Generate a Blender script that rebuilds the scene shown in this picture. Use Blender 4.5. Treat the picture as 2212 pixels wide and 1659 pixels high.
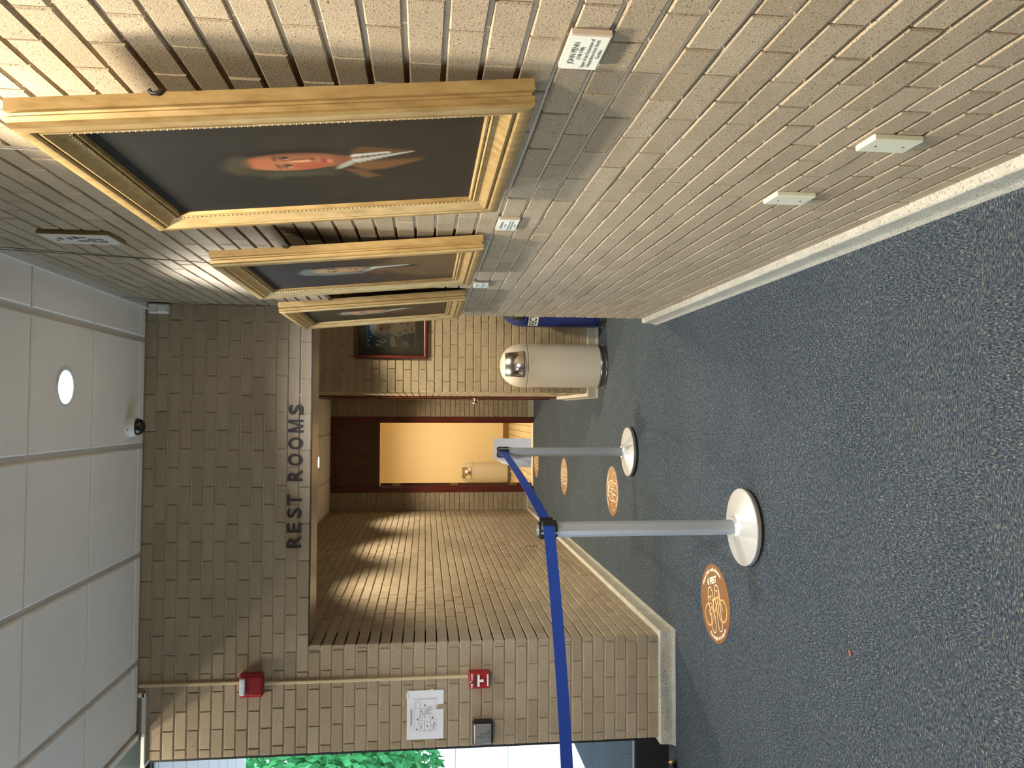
import bpy, math, random
from mathutils import Vector, Matrix, Euler

random.seed(7)
for o in list(bpy.data.objects):
    bpy.data.objects.remove(o, do_unlink=True)
scene = bpy.context.scene
COL = scene.collection

# ------------------------------------------------------------------ camera
# the photograph was taken with the phone on its side: world up points to image left
FPX = 1650.0
CAM_H = 1.53
RW = ((0.99930, 0.00362, 0.03707), (-0.03640, -0.11284, 0.99295), (0.00778, -0.99361, -0.11263))
cam_d = bpy.data.cameras.new('camera')
cam_d.sensor_fit = 'HORIZONTAL'
cam_d.sensor_width = 36.0
cam_d.lens = 36.0 * FPX / 2212.0
cam_d.clip_start = 0.05
cam_d.clip_end = 200
cam = bpy.data.objects.new('camera', cam_d)
COL.objects.link(cam)
right = Vector((RW[0][0], RW[1][0], RW[2][0]))
down = Vector((RW[0][1], RW[1][1], RW[2][1]))
fwd = Vector((RW[0][2], RW[1][2], RW[2][2])).normalized()
right = (right - fwd * right.dot(fwd)).normalized()
down = fwd.cross(right).normalized()
mcam = Matrix((down, right, -fwd)).transposed().to_4x4()
mcam.translation = Vector((0, 0, CAM_H))
cam.matrix_world = mcam
scene.camera = cam


def project(p):
    """world point -> pixel (x, y) of the 2212x1659 frame and depth"""
    d = Vector(p) - Vector((0, 0, CAM_H))
    z = d.dot(fwd)
    if z < 0.05:
        return None
    return 1106 + FPX * d.dot(down) / z, 829.5 - FPX * d.dot(right) / z, z


# ------------------------------------------------------------------ world, exposure
world = bpy.data.worlds.new('sky')
scene.world = world
world.use_nodes = True
wn = world.node_tree.nodes
wn['Background'].inputs[0].default_value = (0.78, 0.88, 1.0, 1)
wn['Background'].inputs[1].default_value = 4.6
scene.view_settings.view_transform = 'Standard'
scene.view_settings.look = 'None'
scene.view_settings.exposure = 0.0
scene.view_settings.gamma = 1.0
scene.view_settings.use_curve_mapping = False

WARM = (1.0, 0.70, 0.40)
WARM2 = (1.0, 0.86, 0.62)
COOL = (0.93, 0.96, 1.0)
NEUT = (1.0, 0.88, 0.70)
# downlights: name key -> (x, y, z, colour, watts, cone degrees, radius of lens)
LIGHTS = [
    ('round cool white downlight in the tile before the security dome', .106, 3.64, 3.14, COOL, 220, 114, .075),
    ('warm downlight above the nearest gold-framed portrait', .106, 1.64, 3.14, (1.0, 0.87, 0.68), 330, 92, .075),
    ('added unseen downlight over the carpet behind the photographer', .106, -.025, 3.14, NEUT, 330, 166, .075),  # added lamp out of view, cone widened to reach wall and poster
    ('added unseen fill downlight over the carpet left of the photographer', -1.62, 1.9, 3.14, NEUT, 80, 150, .075),  # added lamp out of view, fills the hall with ambient light
    ('warm downlight glowing in the corridor ceiling near the rest room door', -.62, 9.55, 2.82, WARM2, 240, 108, .07),
    ('warm downlight in the middle of the corridor ceiling', -.66, 7.75, 2.82, WARM2, 240, 108, .07),
    ('warm downlight in the corridor ceiling just behind the lintel', -.66, 6.1, 2.82, WARM2, 240, 108, .07),
    ('warm downlight over the two dome bins', .95, 5.85, 2.82, (1.0, 0.88, 0.60), 210, 106, .07),
    ('bright lamp in the high entrance ceiling nearer the brick pier', -2.36, 4.12, 3.95, NEUT, 75, 150, .06),
    ('bright lamp in the high entrance ceiling farther from the brick pier', -2.75, 3.75, 3.95, NEUT, 75, 150, .06),
    ('warm lamp inside the rest room', -.5, 11.9, 2.62, (1.0, 0.80, 0.49), 300, 165, .10),
]

# ------------------------------------------------------------------ helpers


def srgb(r, g, b):
    def c(v):
        v /= 255.0
        return v / 12.92 if v <= 0.04045 else ((v + 0.055) / 1.055) ** 2.4
    return (c(r), c(g), c(b))


class MB:
    def __init__(self):
        self.v = []
        self.f = []

    def add(self, verts, faces, m=None):
        o = len(self.v)
        if m is not None:
            verts = [m @ Vector(p) for p in verts]
        self.v.extend([tuple(p) for p in verts])
        self.f.extend([tuple(i + o for i in f) for f in faces])
        return self

    def box(self, x0, x1, y0, y1, z0, z1, m=None):
        vs = [(x0, y0, z0), (x1, y0, z0), (x1, y1, z0), (x0, y1, z0), (x0, y0, z1), (x1, y0, z1), (x1, y1, z1), (x0, y1, z1)]
        fs = [(0, 3, 2, 1), (4, 5, 6, 7), (0, 1, 5, 4), (1, 2, 6, 5), (2, 3, 7, 6), (3, 0, 4, 7)]
        return self.add(vs, fs, m)

    def rbox(self, x0, x1, y0, y1, z0, z1, b, m=None):
        """box with chamfered edges"""
        def ring(z, i):
            return [(x0 + i, y0, z), (x1 - i, y0, z), (x1, y0 + i, z), (x1, y1 - i, z), (x1 - i, y1, z), (x0 + i, y1, z), (x0, y1 - i, z), (x0, y0 + i, z)]

        def ring2(z):
            k = b
            return [(x0 + 2 * k, y0 + k, z), (x1 - 2 * k, y0 + k, z), (x1 - k, y0 + 2 * k, z), (x1 - k, y1 - 2 * k, z), (x1 - 2 * k, y1 - k, z), (x0 + 2 * k, y1 - k, z), (x0 + k, y1 - 2 * k, z), (x0 + k, y0 + 2 * k, z)]
        vs = ring2(z0) + ring(z0 + b, b) + ring(z1 - b, b) + ring2(z1)
        fs = [tuple(range(7, -1, -1)), tuple(range(24, 32))]
        for r in range(3):
            for i in range(8):
                a = r * 8 + i
                c = r * 8 + (i + 1) % 8
                fs.append((a, c, c + 8, a + 8))
        return self.add(vs, fs, m)

    def lathe(self, prof, n=32, m=None, a0=0.0, a1=2 * math.pi, cap=True):
        full = abs(a1 - a0 - 2 * math.pi) < 1e-6
        cnt = n if full else n + 1
        vs = []
        for r, z in prof:
            for i in range(cnt):
                a = a0 + (a1 - a0) * i / n
                vs.append((r * math.cos(a), r * math.sin(a), z))
        fs = []
        for k in range(len(prof) - 1):
            for i in range(n):
                j = (i + 1) % cnt
                fs.append((k * cnt + i, k * cnt + j, (k + 1) * cnt + j, (k + 1) * cnt + i))
        if full and cap:
            if prof[0][0] > 1e-5:
                fs.append(tuple(range(cnt - 1, -1, -1)))
            if prof[-1][0] > 1e-5:
                b = (len(prof) - 1) * cnt
                fs.append(tuple(range(b, b + cnt)))
        return self.add(vs, fs, m)

    def tube(self, pts, r, n=8, m=None):
        pts = [Vector(p) for p in pts]
        vs = []
        up = None
        for i, p in enumerate(pts):
            if i == 0:
                t = pts[1] - p
            elif i == len(pts) - 1:
                t = p - pts[i - 1]
            else:
                t = pts[i + 1] - pts[i - 1]
            t.normalize()
            if up is None:
                up = Vector((0, 0, 1)) if abs(t.z) < 0.9 else Vector((1, 0, 0))
            s = t.cross(up).normalized()
            up = s.cross(t).normalized()
            for k in range(n):
                a = 2 * math.pi * k / n
                vs.append(p + s * (r * math.cos(a)) + up * (r * math.sin(a)))
        fs = []
        for i in range(len(pts) - 1):
            for k in range(n):
                j = (k + 1) % n
                fs.append((i * n + k, i * n + j, (i + 1) * n + j, (i + 1) * n + k))
        fs.append(tuple(range(n - 1, -1, -1)))
        b = (len(pts) - 1) * n
        fs.append(tuple(range(b, b + n)))
        return self.add(vs, fs, m)

    def prism(self, poly, h0, h1, m=None):
        """polygon in local xy, extruded along local z"""
        n = len(poly)
        vs = [(x, y, h0) for x, y in poly] + [(x, y, h1) for x, y in poly]
        fs = [tuple(range(n - 1, -1, -1)), tuple(range(n, 2 * n))]
        for i in range(n):
            j = (i + 1) % n
            fs.append((i, j, n + j, n + i))
        return self.add(vs, fs, m)

    def mesh(self, name):
        me = bpy.data.meshes.new(name)
        me.from_pydata(self.v, [], self.f)
        me.validate()
        me.update()
        return me


def obj(name, mb, mat, parent=None, smooth=None, loc=None, rot=None):
    me = mb if isinstance(mb, bpy.types.Mesh) else mb.mesh(name)
    if mat is not None and not me.materials:
        me.materials.append(mat)
    if smooth:
        me.shade_smooth()
        me.set_sharp_from_angle(angle=math.radians(smooth))
    o = bpy.data.objects.new(name, me)
    COL.objects.link(o)
    if parent is not None:
        o.parent = parent
    if loc is not None:
        o.location = loc
    if rot is not None:
        o.rotation_euler = rot
    return o


def tag(o, label, cat, group=None):
    o['label'] = label
    o['category'] = cat
    if group:
        o['group'] = group
    return o


def thing(name, label, cat, loc=(0, 0, 0), rot=(0, 0, 0), group=None):
    o = bpy.data.objects.new(name, None)
    o.empty_display_size = 0.05
    COL.objects.link(o)
    o.location = loc
    o.rotation_euler = rot
    return tag(o, label, cat, group)


def struct(name, mb, mat, label=None, smooth=None):
    o = obj(name, mb, mat, smooth=smooth)
    o['kind'] = 'structure'
    if label:
        o['label'] = label
    return o


TEXTS = {}


def text_key(s, size, depth, offset, align):
    return (s, size, depth, offset, align)


def bake_texts(specs):
    """all lettering is outlined once, while the scene is still empty"""
    tmp = []
    for sp in specs:
        s_, size, depth, offset, align = sp
        cu = bpy.data.curves.new('lettering', 'FONT')
        cu.body = s_
        cu.size = size
        cu.extrude = depth
        cu.offset = offset
        cu.align_x = align
        cu.align_y = 'CENTER'
        cu.resolution_u = 4
        t = bpy.data.objects.new('lettering', cu)
        COL.objects.link(t)
        tmp.append((sp, t, cu))
    dg = bpy.context.evaluated_depsgraph_get()
    dg.update()
    for sp, t, cu in tmp:
        me = bpy.data.meshes.new_from_object(t.evaluated_get(dg), depsgraph=dg)
        TEXTS[sp] = ([v.co.copy() for v in me.vertices], [tuple(p.vertices) for p in me.polygons])
        bpy.data.meshes.remove(me)
    for sp, t, cu in tmp:
        bpy.data.objects.remove(t, do_unlink=True)
        bpy.data.curves.remove(cu)


class Outline:
    def __init__(self, vs, fs):
        self.vs, self.fs = vs, fs


def text_mesh(s, size, depth=0.0, offset=0.0, align='CENTER'):
    key = (s, size, depth, offset, align)
    return Outline(*TEXTS[key])


bake_texts([(c, 0.1, 0.004, 0.0016, 'CENTER') for c in 'RESTOM'] + [
    ('RECYCLE', 0.085, 0.0, 0.0022, 'LEFT'), ('6 FEET', 0.046, 0.0, 0.0022, 'CENTER'),
    ('Please keep a safe distance.', 0.027, 0.0, 0.0009, 'CENTER'), ('The length of a bicycle', 0.026, 0.0, 0.0009, 'CENTER'),
    ('JOHN PENN', 0.0145, 0.0, 0.0001, 'CENTER'), ('(1740-1788)', 0.0095, 0.0, 0.0001, 'CENTER'),
    ('Signer of the Declaration of', 0.0092, 0.0, 0.0001, 'CENTER'), ('Independence from North', 0.0092, 0.0, 0.0001, 'CENTER'),
    ('Carolina', 0.0092, 0.0, 0.0001, 'CENTER'), ('FIRE', 0.0145, 0.0, 0.0004, 'CENTER'), ('ALARM', 0.0145, 0.0, 0.0004, 'CENTER'),
    ('PUSH', 0.013, 0.0, 0.0003, 'CENTER'), ('TO OPEN', 0.013, 0.0, 0.0003, 'CENTER'), ('76', 0.118, 0.0, 0.0012, 'CENTER')])


def mesh_to_mb(ol, fn=None):
    mb = MB()
    vs = [fn(p) for p in ol.vs] if fn else ol.vs
    mb.add(vs, ol.fs)
    return mb


# ------------------------------------------------------------------ materials
def new_mat(name):
    m = bpy.data.materials.new(name)
    m.use_nodes = True
    nt = m.node_tree
    b = nt.nodes['Principled BSDF']
    return m, nt, b


def plain(name, col, rough=0.5, metal=0.0, var=0.0, scale=20.0, bump=0.0, spec=0.5, coat=0.0):
    m, nt, b = new_mat(name)
    b.inputs['Roughness'].default_value = rough
    b.inputs['Metallic'].default_value = metal
    b.inputs['Specular IOR Level'].default_value = spec
    if coat:
        b.inputs['Coat Weight'].default_value = coat
        b.inputs['Coat Roughness'].default_value = 0.08
    geo = nt.nodes.new('ShaderNodeNewGeometry')
    noi = nt.nodes.new('ShaderNodeTexNoise')
    noi.inputs['Scale'].default_value = scale
    noi.inputs['Detail'].default_value = 4
    nt.links.new(geo.outputs['Position'], noi.inputs['Vector'])
    mix = nt.nodes.new('ShaderNodeMix')
    mix.data_type = 'RGBA'
    mix.inputs[6].default_value = (*[c * (1 - var) for c in col], 1)
    mix.inputs[7].default_value = (*[min(1, c * (1 + var)) for c in col], 1)
    nt.links.new(noi.outputs['Fac'], mix.inputs[0])
    nt.links.new(mix.outputs[2], b.inputs['Base Color'])
    if bump:
        bp = nt.nodes.new('ShaderNodeBump')
        bp.inputs['Strength'].default_value = bump
        bp.inputs['Distance'].default_value = 0.002
        nt.links.new(noi.outputs['Fac'], bp.inputs['Height'])
        nt.links.new(bp.outputs['Normal'], b.inputs['Normal'])
    return m


def ramp(nt, src, stops, interp='LINEAR'):
    r = nt.nodes.new('ShaderNodeValToRGB')
    r.color_ramp.interpolation = interp
    el = r.color_ramp.elements
    el[0].position, el[0].color = stops[0][0], (*stops[0][1], 1)
    el[1].position, el[1].color = stops[1][0], (*stops[1][1], 1)
    for p, c in stops[2:]:
        e = el.new(p)
        e.color = (*c, 1)
    nt.links.new(src, r.inputs[0])
    return r


def noise(nt, vec, scale, detail=3, rough=0.5):
    n = nt.nodes.new('ShaderNodeTexNoise')
    n.inputs['Scale'].default_value = scale
    n.inputs['Detail'].default_value = detail
    n.inputs['Roughness'].default_value = rough
    nt.links.new(vec, n.inputs['Vector'])
    return n


def mixc(nt, fac, a, b, mode='MIX'):
    m = nt.nodes.new('ShaderNodeMix')
    m.data_type = 'RGBA'
    m.blend_type = mode
    for i, s in ((0, fac), (6, a), (7, b)):
        if isinstance(s, (int, float)):
            m.inputs[i].default_value = s
        elif isinstance(s, tuple):
            m.inputs[i].default_value = (*s, 1)
        else:
            nt.links.new(s, m.inputs[i])
    return m.outputs[2]


def brick_material(name, base, dark, light, per_object):
    m, nt, b = new_mat(name)
    b.inputs['Roughness'].default_value = 0.92
    b.inputs['Specular IOR Level'].default_value = 0.2
    geo = nt.nodes.new('ShaderNodeNewGeometry')
    pos = geo.outputs['Position']
    if per_object:
        oi = nt.nodes.new('ShaderNodeObjectInfo')
        rnd = oi.outputs['Random']
    else:
        rnd = geo.outputs['Random Per Island']
    tone = ramp(nt, rnd, [(0.0, dark), (1.0, light), (0.3, base), (0.7, tuple(c * 1.05 for c in base))])
    patch = noise(nt, pos, 9, 4, 0.6)
    c1 = mixc(nt, ramp(nt, patch.outputs['Fac'], [(0.35, (0, 0, 0)), (0.75, (0.45, 0.45, 0.45))]).outputs[0], tone.outputs[0], tuple(c * 0.82 for c in base))
    grain = noise(nt, pos, 420, 2, 0.6)
    c2 = mixc(nt, 0.55, c1, ramp(nt, grain.outputs['Fac'], [(0.32, (0.55, 0.52, 0.48)), (0.62, (1, 1, 1))]).outputs[0], 'MULTIPLY')
    pitn = noise(nt, pos, 250, 3, 0.55)
    pit = ramp(nt, pitn.outputs['Fac'], [(0.335, (0.85, 0.85, 0.85)), (0.40, (0, 0, 0))])
    c3 = mixc(nt, pit.outputs[0], c2, tuple(c * 0.22 for c in base))
    chip = noise(nt, pos, 210, 1, 0.5)
    chipm = ramp(nt, chip.outputs['Fac'], [(0.70, (0, 0, 0)), (0.76, (0.6, 0.6, 0.6))])
    c4 = mixc(nt, chipm.outputs[0], c3, tuple(min(1, c * 1.7) for c in base))
    nt.links.new(c4, b.inputs['Base Color'])
    sub = nt.nodes.new('ShaderNodeMath')
    sub.operation = 'SUBTRACT'
    nt.links.new(grain.outputs['Fac'], sub.inputs[0])
    nt.links.new(pit.outputs[0], sub.inputs[1])
    bp = nt.nodes.new('ShaderNodeBump')
    bp.inputs['Strength'].default_value = 0.45
    bp.inputs['Distance'].default_value = 0.0025
    nt.links.new(sub.outputs[0], bp.inputs['Height'])
    nt.links.new(bp.outputs['Normal'], b.inputs['Normal'])
    return m


B_BASE, B_DARK, B_LIGHT = (0.380, 0.312, 0.222), (0.338, 0.273, 0.190), (0.415, 0.344, 0.250)
M = {}
M['brick'] = brick_material('tan brick', B_BASE, B_DARK, B_LIGHT, True)
M['brick_far'] = brick_material('tan brick field', B_BASE, B_DARK, B_LIGHT, False)
M['mortar'] = plain('cream mortar', (0.50, 0.415, 0.315), 0.95, var=0.18, scale=60, bump=0.4)


def carpet_material():
    m, nt, b = new_mat('blue grey carpet')
    b.inputs['Roughness'].default_value = 1.0
    b.inputs['Specular IOR Level'].default_value = 0.1
    geo = nt.nodes.new('ShaderNodeNewGeometry')
    pos = geo.outputs['Position']

    def mapped(scale, loc=(0, 0, 0)):
        mp = nt.nodes.new('ShaderNodeMapping')
        mp.inputs['Scale'].default_value = scale
        mp.inputs['Location'].default_value = loc
        nt.links.new(pos, mp.inputs['Vector'])
        return mp.outputs[0]
    ck = nt.nodes.new('ShaderNodeTexChecker')
    ck.inputs['Scale'].default_value = 1.0
    ck.inputs['Color1'].default_value = (0, 0, 0, 1)
    ck.inputs['Color2'].default_value = (1, 1, 1, 1)
    nt.links.new(mapped((2.0, 2.0, 0.0), (0.3, 0.1, 0.5)), ck.inputs['Vector'])
    turn = ck.outputs['Color']

    def streak(scale, seed, detail=3):
        ax = noise(nt, mapped((1.0, 0.36, 1.0), (seed, seed * 1.7, 0)), scale, detail, 0.65)
        ay = noise(nt, mapped((0.36, 1.0, 1.0), (seed * 2.1, seed, 0)), scale, detail, 0.65)
        return mixc(nt, turn, ax.outputs['Fac'], ay.outputs['Fac'])
    n1 = streak(215, 3.1)
    n2 = streak(205, 9.7, 2)
    n3 = noise(nt, pos, 2.2, 4, 0.6)
    n4 = noise(nt, pos, 30, 3, 0.6)
    n5 = noise(nt, pos, 90, 2, 0.6)
    base = ramp(nt, n1, [(0.36, srgb(22, 28, 36)), (0.64, srgb(102, 108, 107)), (0.48, srgb(54, 65, 71))])
    tint = mixc(nt, ramp(nt, n5.outputs['Fac'], [(0.40, (0, 0, 0)), (0.60, (0.65, 0.65, 0.65))]).outputs[0], base.outputs[0], srgb(58, 66, 86))
    tuft = ramp(nt, n2, [(0.60, (0, 0, 0)), (0.68, (0.80, 0.80, 0.80))])
    c = mixc(nt, tuft.outputs[0], tint, srgb(146, 147, 132))
    dk = ramp(nt, n2, [(0.30, (0.85, 0.85, 0.85)), (0.40, (0, 0, 0))])
    c = mixc(nt, dk.outputs[0], c, srgb(20, 26, 36))
    c = mixc(nt, 0.5, c, ramp(nt, n4.outputs['Fac'], [(0.3, (0.62, 0.62, 0.66)), (0.7, (1.15, 1.15, 1.1))]).outputs[0], 'MULTIPLY')
    c = mixc(nt, 0.6, c, ramp(nt, n3.outputs['Fac'], [(0.3, (0.78, 0.80, 0.84)), (0.7, (1.08, 1.06, 1.02))]).outputs[0], 'MULTIPLY')
    nt.links.new(c, b.inputs['Base Color'])
    bp = nt.nodes.new('ShaderNodeBump')
    bp.inputs['Strength'].default_value = 0.6
    bp.inputs['Distance'].default_value = 0.004
    nt.links.new(n1, bp.inputs['Height'])
    nt.links.new(bp.outputs['Normal'], b.inputs['Normal'])
    return m


def terrazzo_material():
    m, nt, b = new_mat('speckled terrazzo')
    b.inputs['Roughness'].default_value = 0.55
    geo = nt.nodes.new('ShaderNodeNewGeometry')
    pos = geo.outputs['Position']
    n1 = noise(nt, pos, 150, 2, 0.55)
    n2 = noise(nt, pos, 14, 3, 0.6)
    base = ramp(nt, n2.outputs['Fac'], [(0.3, (0.38, 0.365, 0.31)), (0.7, (0.49, 0.47, 0.40))])
    sp = ramp(nt, n1.outputs['Fac'], [(0.36, (1, 1, 1)), (0.43, (0, 0, 0))])
    c = mixc(nt, sp.outputs[0], base.outputs[0], (0.22, 0.20, 0.16))
    nt.links.new(c, b.inputs['Base Color'])
    return m


def tile_material():
    m, nt, b = new_mat('white ceiling tile')
    b.inputs['Roughness'].default_value = 0.95
    geo = nt.nodes.new('ShaderNodeNewGeometry')
    pos = geo.outputs['Position']
    n1 = noise(nt, pos, 190, 3, 0.6)
    n2 = noise(nt, pos, 3, 3, 0.6)
    c = mixc(nt, 0.5, (0.84, 0.825, 0.80), ramp(nt, n1.outputs['Fac'], [(0.3, (0.72, 0.72, 0.72)), (0.5, (1, 1, 1))]).outputs[0], 'MULTIPLY')
    c = mixc(nt, 0.5, c, ramp(nt, n2.outputs['Fac'], [(0.3, (0.9, 0.9, 0.9)), (0.7, (1, 1, 1))]).outputs[0], 'MULTIPLY')
    nt.links.new(c, b.inputs['Base Color'])
    bp = nt.nodes.new('ShaderNodeBump')
    bp.inputs['Strength'].default_value = 0.3
    bp.inputs['Distance'].default_value = 0.002
    nt.links.new(n1.outputs['Fac'], bp.inputs['Height'])
    nt.links.new(bp.outputs['Normal'], b.inputs['Normal'])
    return m


def gold_material():
    m, nt, b = new_mat('worn gold leaf')
    b.inputs['Roughness'].default_value = 0.42
    b.inputs['Metallic'].default_value = 0.35
    geo = nt.nodes.new('ShaderNodeNewGeometry')
    pos = geo.outputs['Position']
    mp = nt.nodes.new('ShaderNodeMapping')
    mp.inputs['Scale'].default_value = (1, 1, 0.25)
    nt.links.new(pos, mp.inputs['Vector'])
    n1 = noise(nt, mp.outputs[0], 45, 5, 0.65)
    c = ramp(nt, n1.outputs['Fac'], [(0.25, (0.23, 0.145, 0.050)), (0.72, (0.45, 0.32, 0.145)), (0.45, (0.35, 0.235, 0.092))])
    nt.links.new(c.outputs[0], b.inputs['Base Color'])
    return m


def wood_material(name, a, c_, rough=0.45):
    m, nt, b = new_mat(name)
    b.inputs['Roughness'].default_value = rough
    geo = nt.nodes.new('ShaderNodeNewGeometry')
    mp = nt.nodes.new('ShaderNodeMapping')
    mp.inputs['Scale'].default_value = (9, 9, 0.8)
    nt.links.new(geo.outputs['Position'], mp.inputs['Vector'])
    n1 = noise(nt, mp.outputs[0], 5, 5, 0.6)
    c = ramp(nt, n1.outputs['Fac'], [(0.3, a), (0.7, c_)])
    nt.links.new(c.outputs[0], b.inputs['Base Color'])
    return m


def paint_material(name, rough=0.5):
    m, nt, b = new_mat(name)
    b.inputs['Roughness'].default_value = rough
    b.inputs['Specular IOR Level'].default_value = 0.15
    at = nt.nodes.new('ShaderNodeVertexColor')
    at.layer_name = 'paint'
    geo = nt.nodes.new('ShaderNodeNewGeometry')
    n1 = noise(nt, geo.outputs['Position'], 160, 3, 0.6)
    c = mixc(nt, 0.35, at.outputs[0], ramp(nt, n1.outputs['Fac'], [(0.3, (0.7, 0.7, 0.7)), (0.7, (1.15, 1.15, 1.15))]).outputs[0], 'MULTIPLY')
    nt.links.new(c, b.inputs['Base Color'])
    return m


def emit(name, col, strength):
    m, nt, b = new_mat(name)
    b.inputs['Base Color'].default_value = (0.8, 0.8, 0.8, 1)
    b.inputs['Emission Color'].default_value = (*col, 1)
    b.inputs['Emission Strength'].default_value = strength
    geo = nt.nodes.new('ShaderNodeNewGeometry')
    n1 = noise(nt, geo.outputs['Position'], 30, 2)
    r = ramp(nt, n1.outputs['Fac'], [(0.3, tuple(c * 0.8 for c in col)), (0.7, col)])
    nt.links.new(r.outputs[0], b.inputs['Emission Color'])
    return m


def mosaic_material():
    m, nt, b = new_mat('small yellow floor tile')
    b.inputs['Roughness'].default_value = 0.4
    geo = nt.nodes.new('ShaderNodeNewGeometry')
    br = nt.nodes.new('ShaderNodeTexBrick')
    br.offset = 0.0
    br.inputs['Color1'].default_value = (0.62, 0.50, 0.30, 1)
    br.inputs['Color2'].default_value = (0.56, 0.45, 0.27, 1)
    br.inputs['Mortar'].default_value = (0.30, 0.24, 0.15, 1)
    br.inputs['Scale'].default_value = 1.0
    br.inputs['Brick Width'].default_value = 0.10
    br.inputs['Row Height'].default_value = 0.10
    br.inputs['Mortar Size'].default_value = 0.008
    nt.links.new(geo.outputs['Position'], br.inputs['Vector'])
    nt.links.new(br.outputs['Color'], b.inputs['Base Color'])
    return m


def glass_material():
    m, nt, b = new_mat('clear glass')
    out = nt.nodes['Material Output']
    nt.nodes.remove(b)
    tr = nt.nodes.new('ShaderNodeBsdfTransparent')
    tr.inputs[0].default_value = (0.93, 0.97, 0.96, 1)
    gl = nt.nodes.new('ShaderNodeBsdfGlossy')
    gl.inputs['Roughness'].default_value = 0.02
    fr = nt.nodes.new('ShaderNodeFresnel')
    fr.inputs[0].default_value = 1.45
    mx = nt.nodes.new('ShaderNodeMixShader')
    nt.links.new(fr.outputs[0], mx.inputs[0])
    nt.links.new(tr.outputs[0], mx.inputs[1])
    nt.links.new(gl.outputs[0], mx.inputs[2])
    nt.links.new(mx.outputs[0], out.inputs[0])
    return m


M['carpet'] = carpet_material()
M['terrazzo'] = terrazzo_material()
M['tile'] = tile_material()
M['grid'] = plain('grey ceiling grid', (0.62, 0.605, 0.58), 0.7, var=0.05)
M['white_paint'] = plain('white painted metal', (0.66, 0.66, 0.64), 0.5, var=0.04)
M['gold'] = gold_material()
M['gold_dark'] = plain('dark gold groove', (0.22, 0.13, 0.05), 0.6, var=0.2, scale=60)
M['mahogany'] = wood_material('dark red mahogany', (0.050, 0.007, 0.005), (0.135, 0.020, 0.013), 0.35)
M['walnut'] = wood_material('dark brown panel', (0.050, 0.018, 0.009), (0.10, 0.036, 0.016), 0.4)
M['paint'] = paint_material('oil paint', 0.75)
M['print'] = paint_material('printed paper', 0.7)
M['soffit'] = plain('glossy tan soffit', (0.40, 0.30, 0.20), 0.32, var=0.06, spec=0.6)
M['lintel'] = plain('dark steel lintel', (0.035, 0.015, 0.012), 0.5, var=0.2)
M['black'] = plain('black anodised aluminium', (0.012, 0.012, 0.013), 0.45, var=0.1)
M['black_plastic'] = plain('black plastic', (0.012, 0.012, 0.014), 0.4, var=0.1)
M['letter'] = plain('black sign letter', (0.014, 0.014, 0.016), 0.55, var=0.1)
M['teal'] = plain('dark teal panel', (0.012, 0.030, 0.036), 0.35, var=0.3, scale=4)
M['alu'] = plain('satin aluminium', (0.42, 0.46, 0.52), 0.42, metal=0.5, var=0.04)
M['alu_dark'] = plain('dull aluminium groove', (0.25, 0.26, 0.28), 0.5, metal=0.6, var=0.05)
M['basew'] = plain('silver painted base', (0.60, 0.60, 0.60), 0.36, metal=0.45, var=0.03)
M['rubber'] = plain('grey rubber rim', (0.20, 0.195, 0.19), 0.6, var=0.1)
M['blackgap'] = plain('black shadow gap and slot', (0.010, 0.010, 0.010), 0.9)
M['belt'] = plain('blue woven belt', (0.002, 0.042, 0.34), 0.7, var=0.12, scale=300, bump=0.2)
M['paper'] = plain('white paper', (0.70, 0.73, 0.82), 0.8, var=0.02)
M['card'] = plain('pale card', (0.66, 0.68, 0.60), 0.6, var=0.03)
M['cardedge'] = plain('card holder edge', (0.50, 0.42, 0.33), 0.5, var=0.08)
M['ink'] = plain('dark ink', (0.05, 0.055, 0.075), 0.8)
M['inkgrey'] = plain('grey ink', (0.19, 0.20, 0.22), 0.8)
M['inkred'] = plain('red ink', (0.28, 0.03, 0.06), 0.8)
M['cream'] = plain('cream bin enamel', (0.56, 0.525, 0.455), 0.38, var=0.03, scale=8, coat=0.3)
M['blue'] = plain('blue bin enamel', (0.006, 0.022, 0.15), 0.32, var=0.08, scale=8, coat=0.3)
M['chrome'] = plain('polished chrome', (0.72, 0.73, 0.76), 0.16, metal=1.0, var=0.03)
M['ring'] = plain('dark steel ring', (0.20, 0.20, 0.21), 0.3, metal=0.85, var=0.05)
M['steel'] = plain('brushed steel', (0.48, 0.49, 0.50), 0.35, metal=0.9, var=0.06, scale=120)
M['red'] = plain('red plastic', (0.32, 0.012, 0.018), 0.4, var=0.06)
M['white'] = plain('white plastic', (0.72, 0.73, 0.72), 0.45, var=0.02)
M['lens'] = plain('clear strobe lens', (0.62, 0.68, 0.76), 0.12, var=0.25, scale=60, spec=0.8)
M['plate'] = plain('cream wall plate', (0.60, 0.60, 0.47), 0.45, var=0.03)
M['tanplate'] = plain('tan outlet plate', (0.36, 0.26, 0.155), 0.6, var=0.06)
M['conduit'] = plain('cream conduit', (0.52, 0.42, 0.26), 0.5, var=0.05)
M['brass'] = plain('aged brass', (0.42, 0.28, 0.09), 0.35, metal=0.8, var=0.15)
M['nickel'] = plain('satin nickel', (0.55, 0.50, 0.42), 0.28, metal=0.9, var=0.05)
M['sticker'] = plain('brown floor sticker', (0.20, 0.090, 0.034), 0.42, var=0.04, spec=0.6)
M['tan'] = plain('tan print', (0.52, 0.30, 0.10), 0.5, var=0.04)
M['pale'] = plain('pale print', (0.78, 0.66, 0.52), 0.5, var=0.03)
M['restwall'] = plain('warm cream wall', (0.80, 0.68, 0.46), 0.5, var=0.02)
M['restbase'] = plain('brown wall base', (0.24, 0.13, 0.05), 0.5, var=0.1)
M['mosaic'] = mosaic_material()
M['glass'] = glass_material()
M['concrete'] = plain('pale concrete', (0.62, 0.63, 0.64), 0.9, var=0.08, scale=6)
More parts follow.
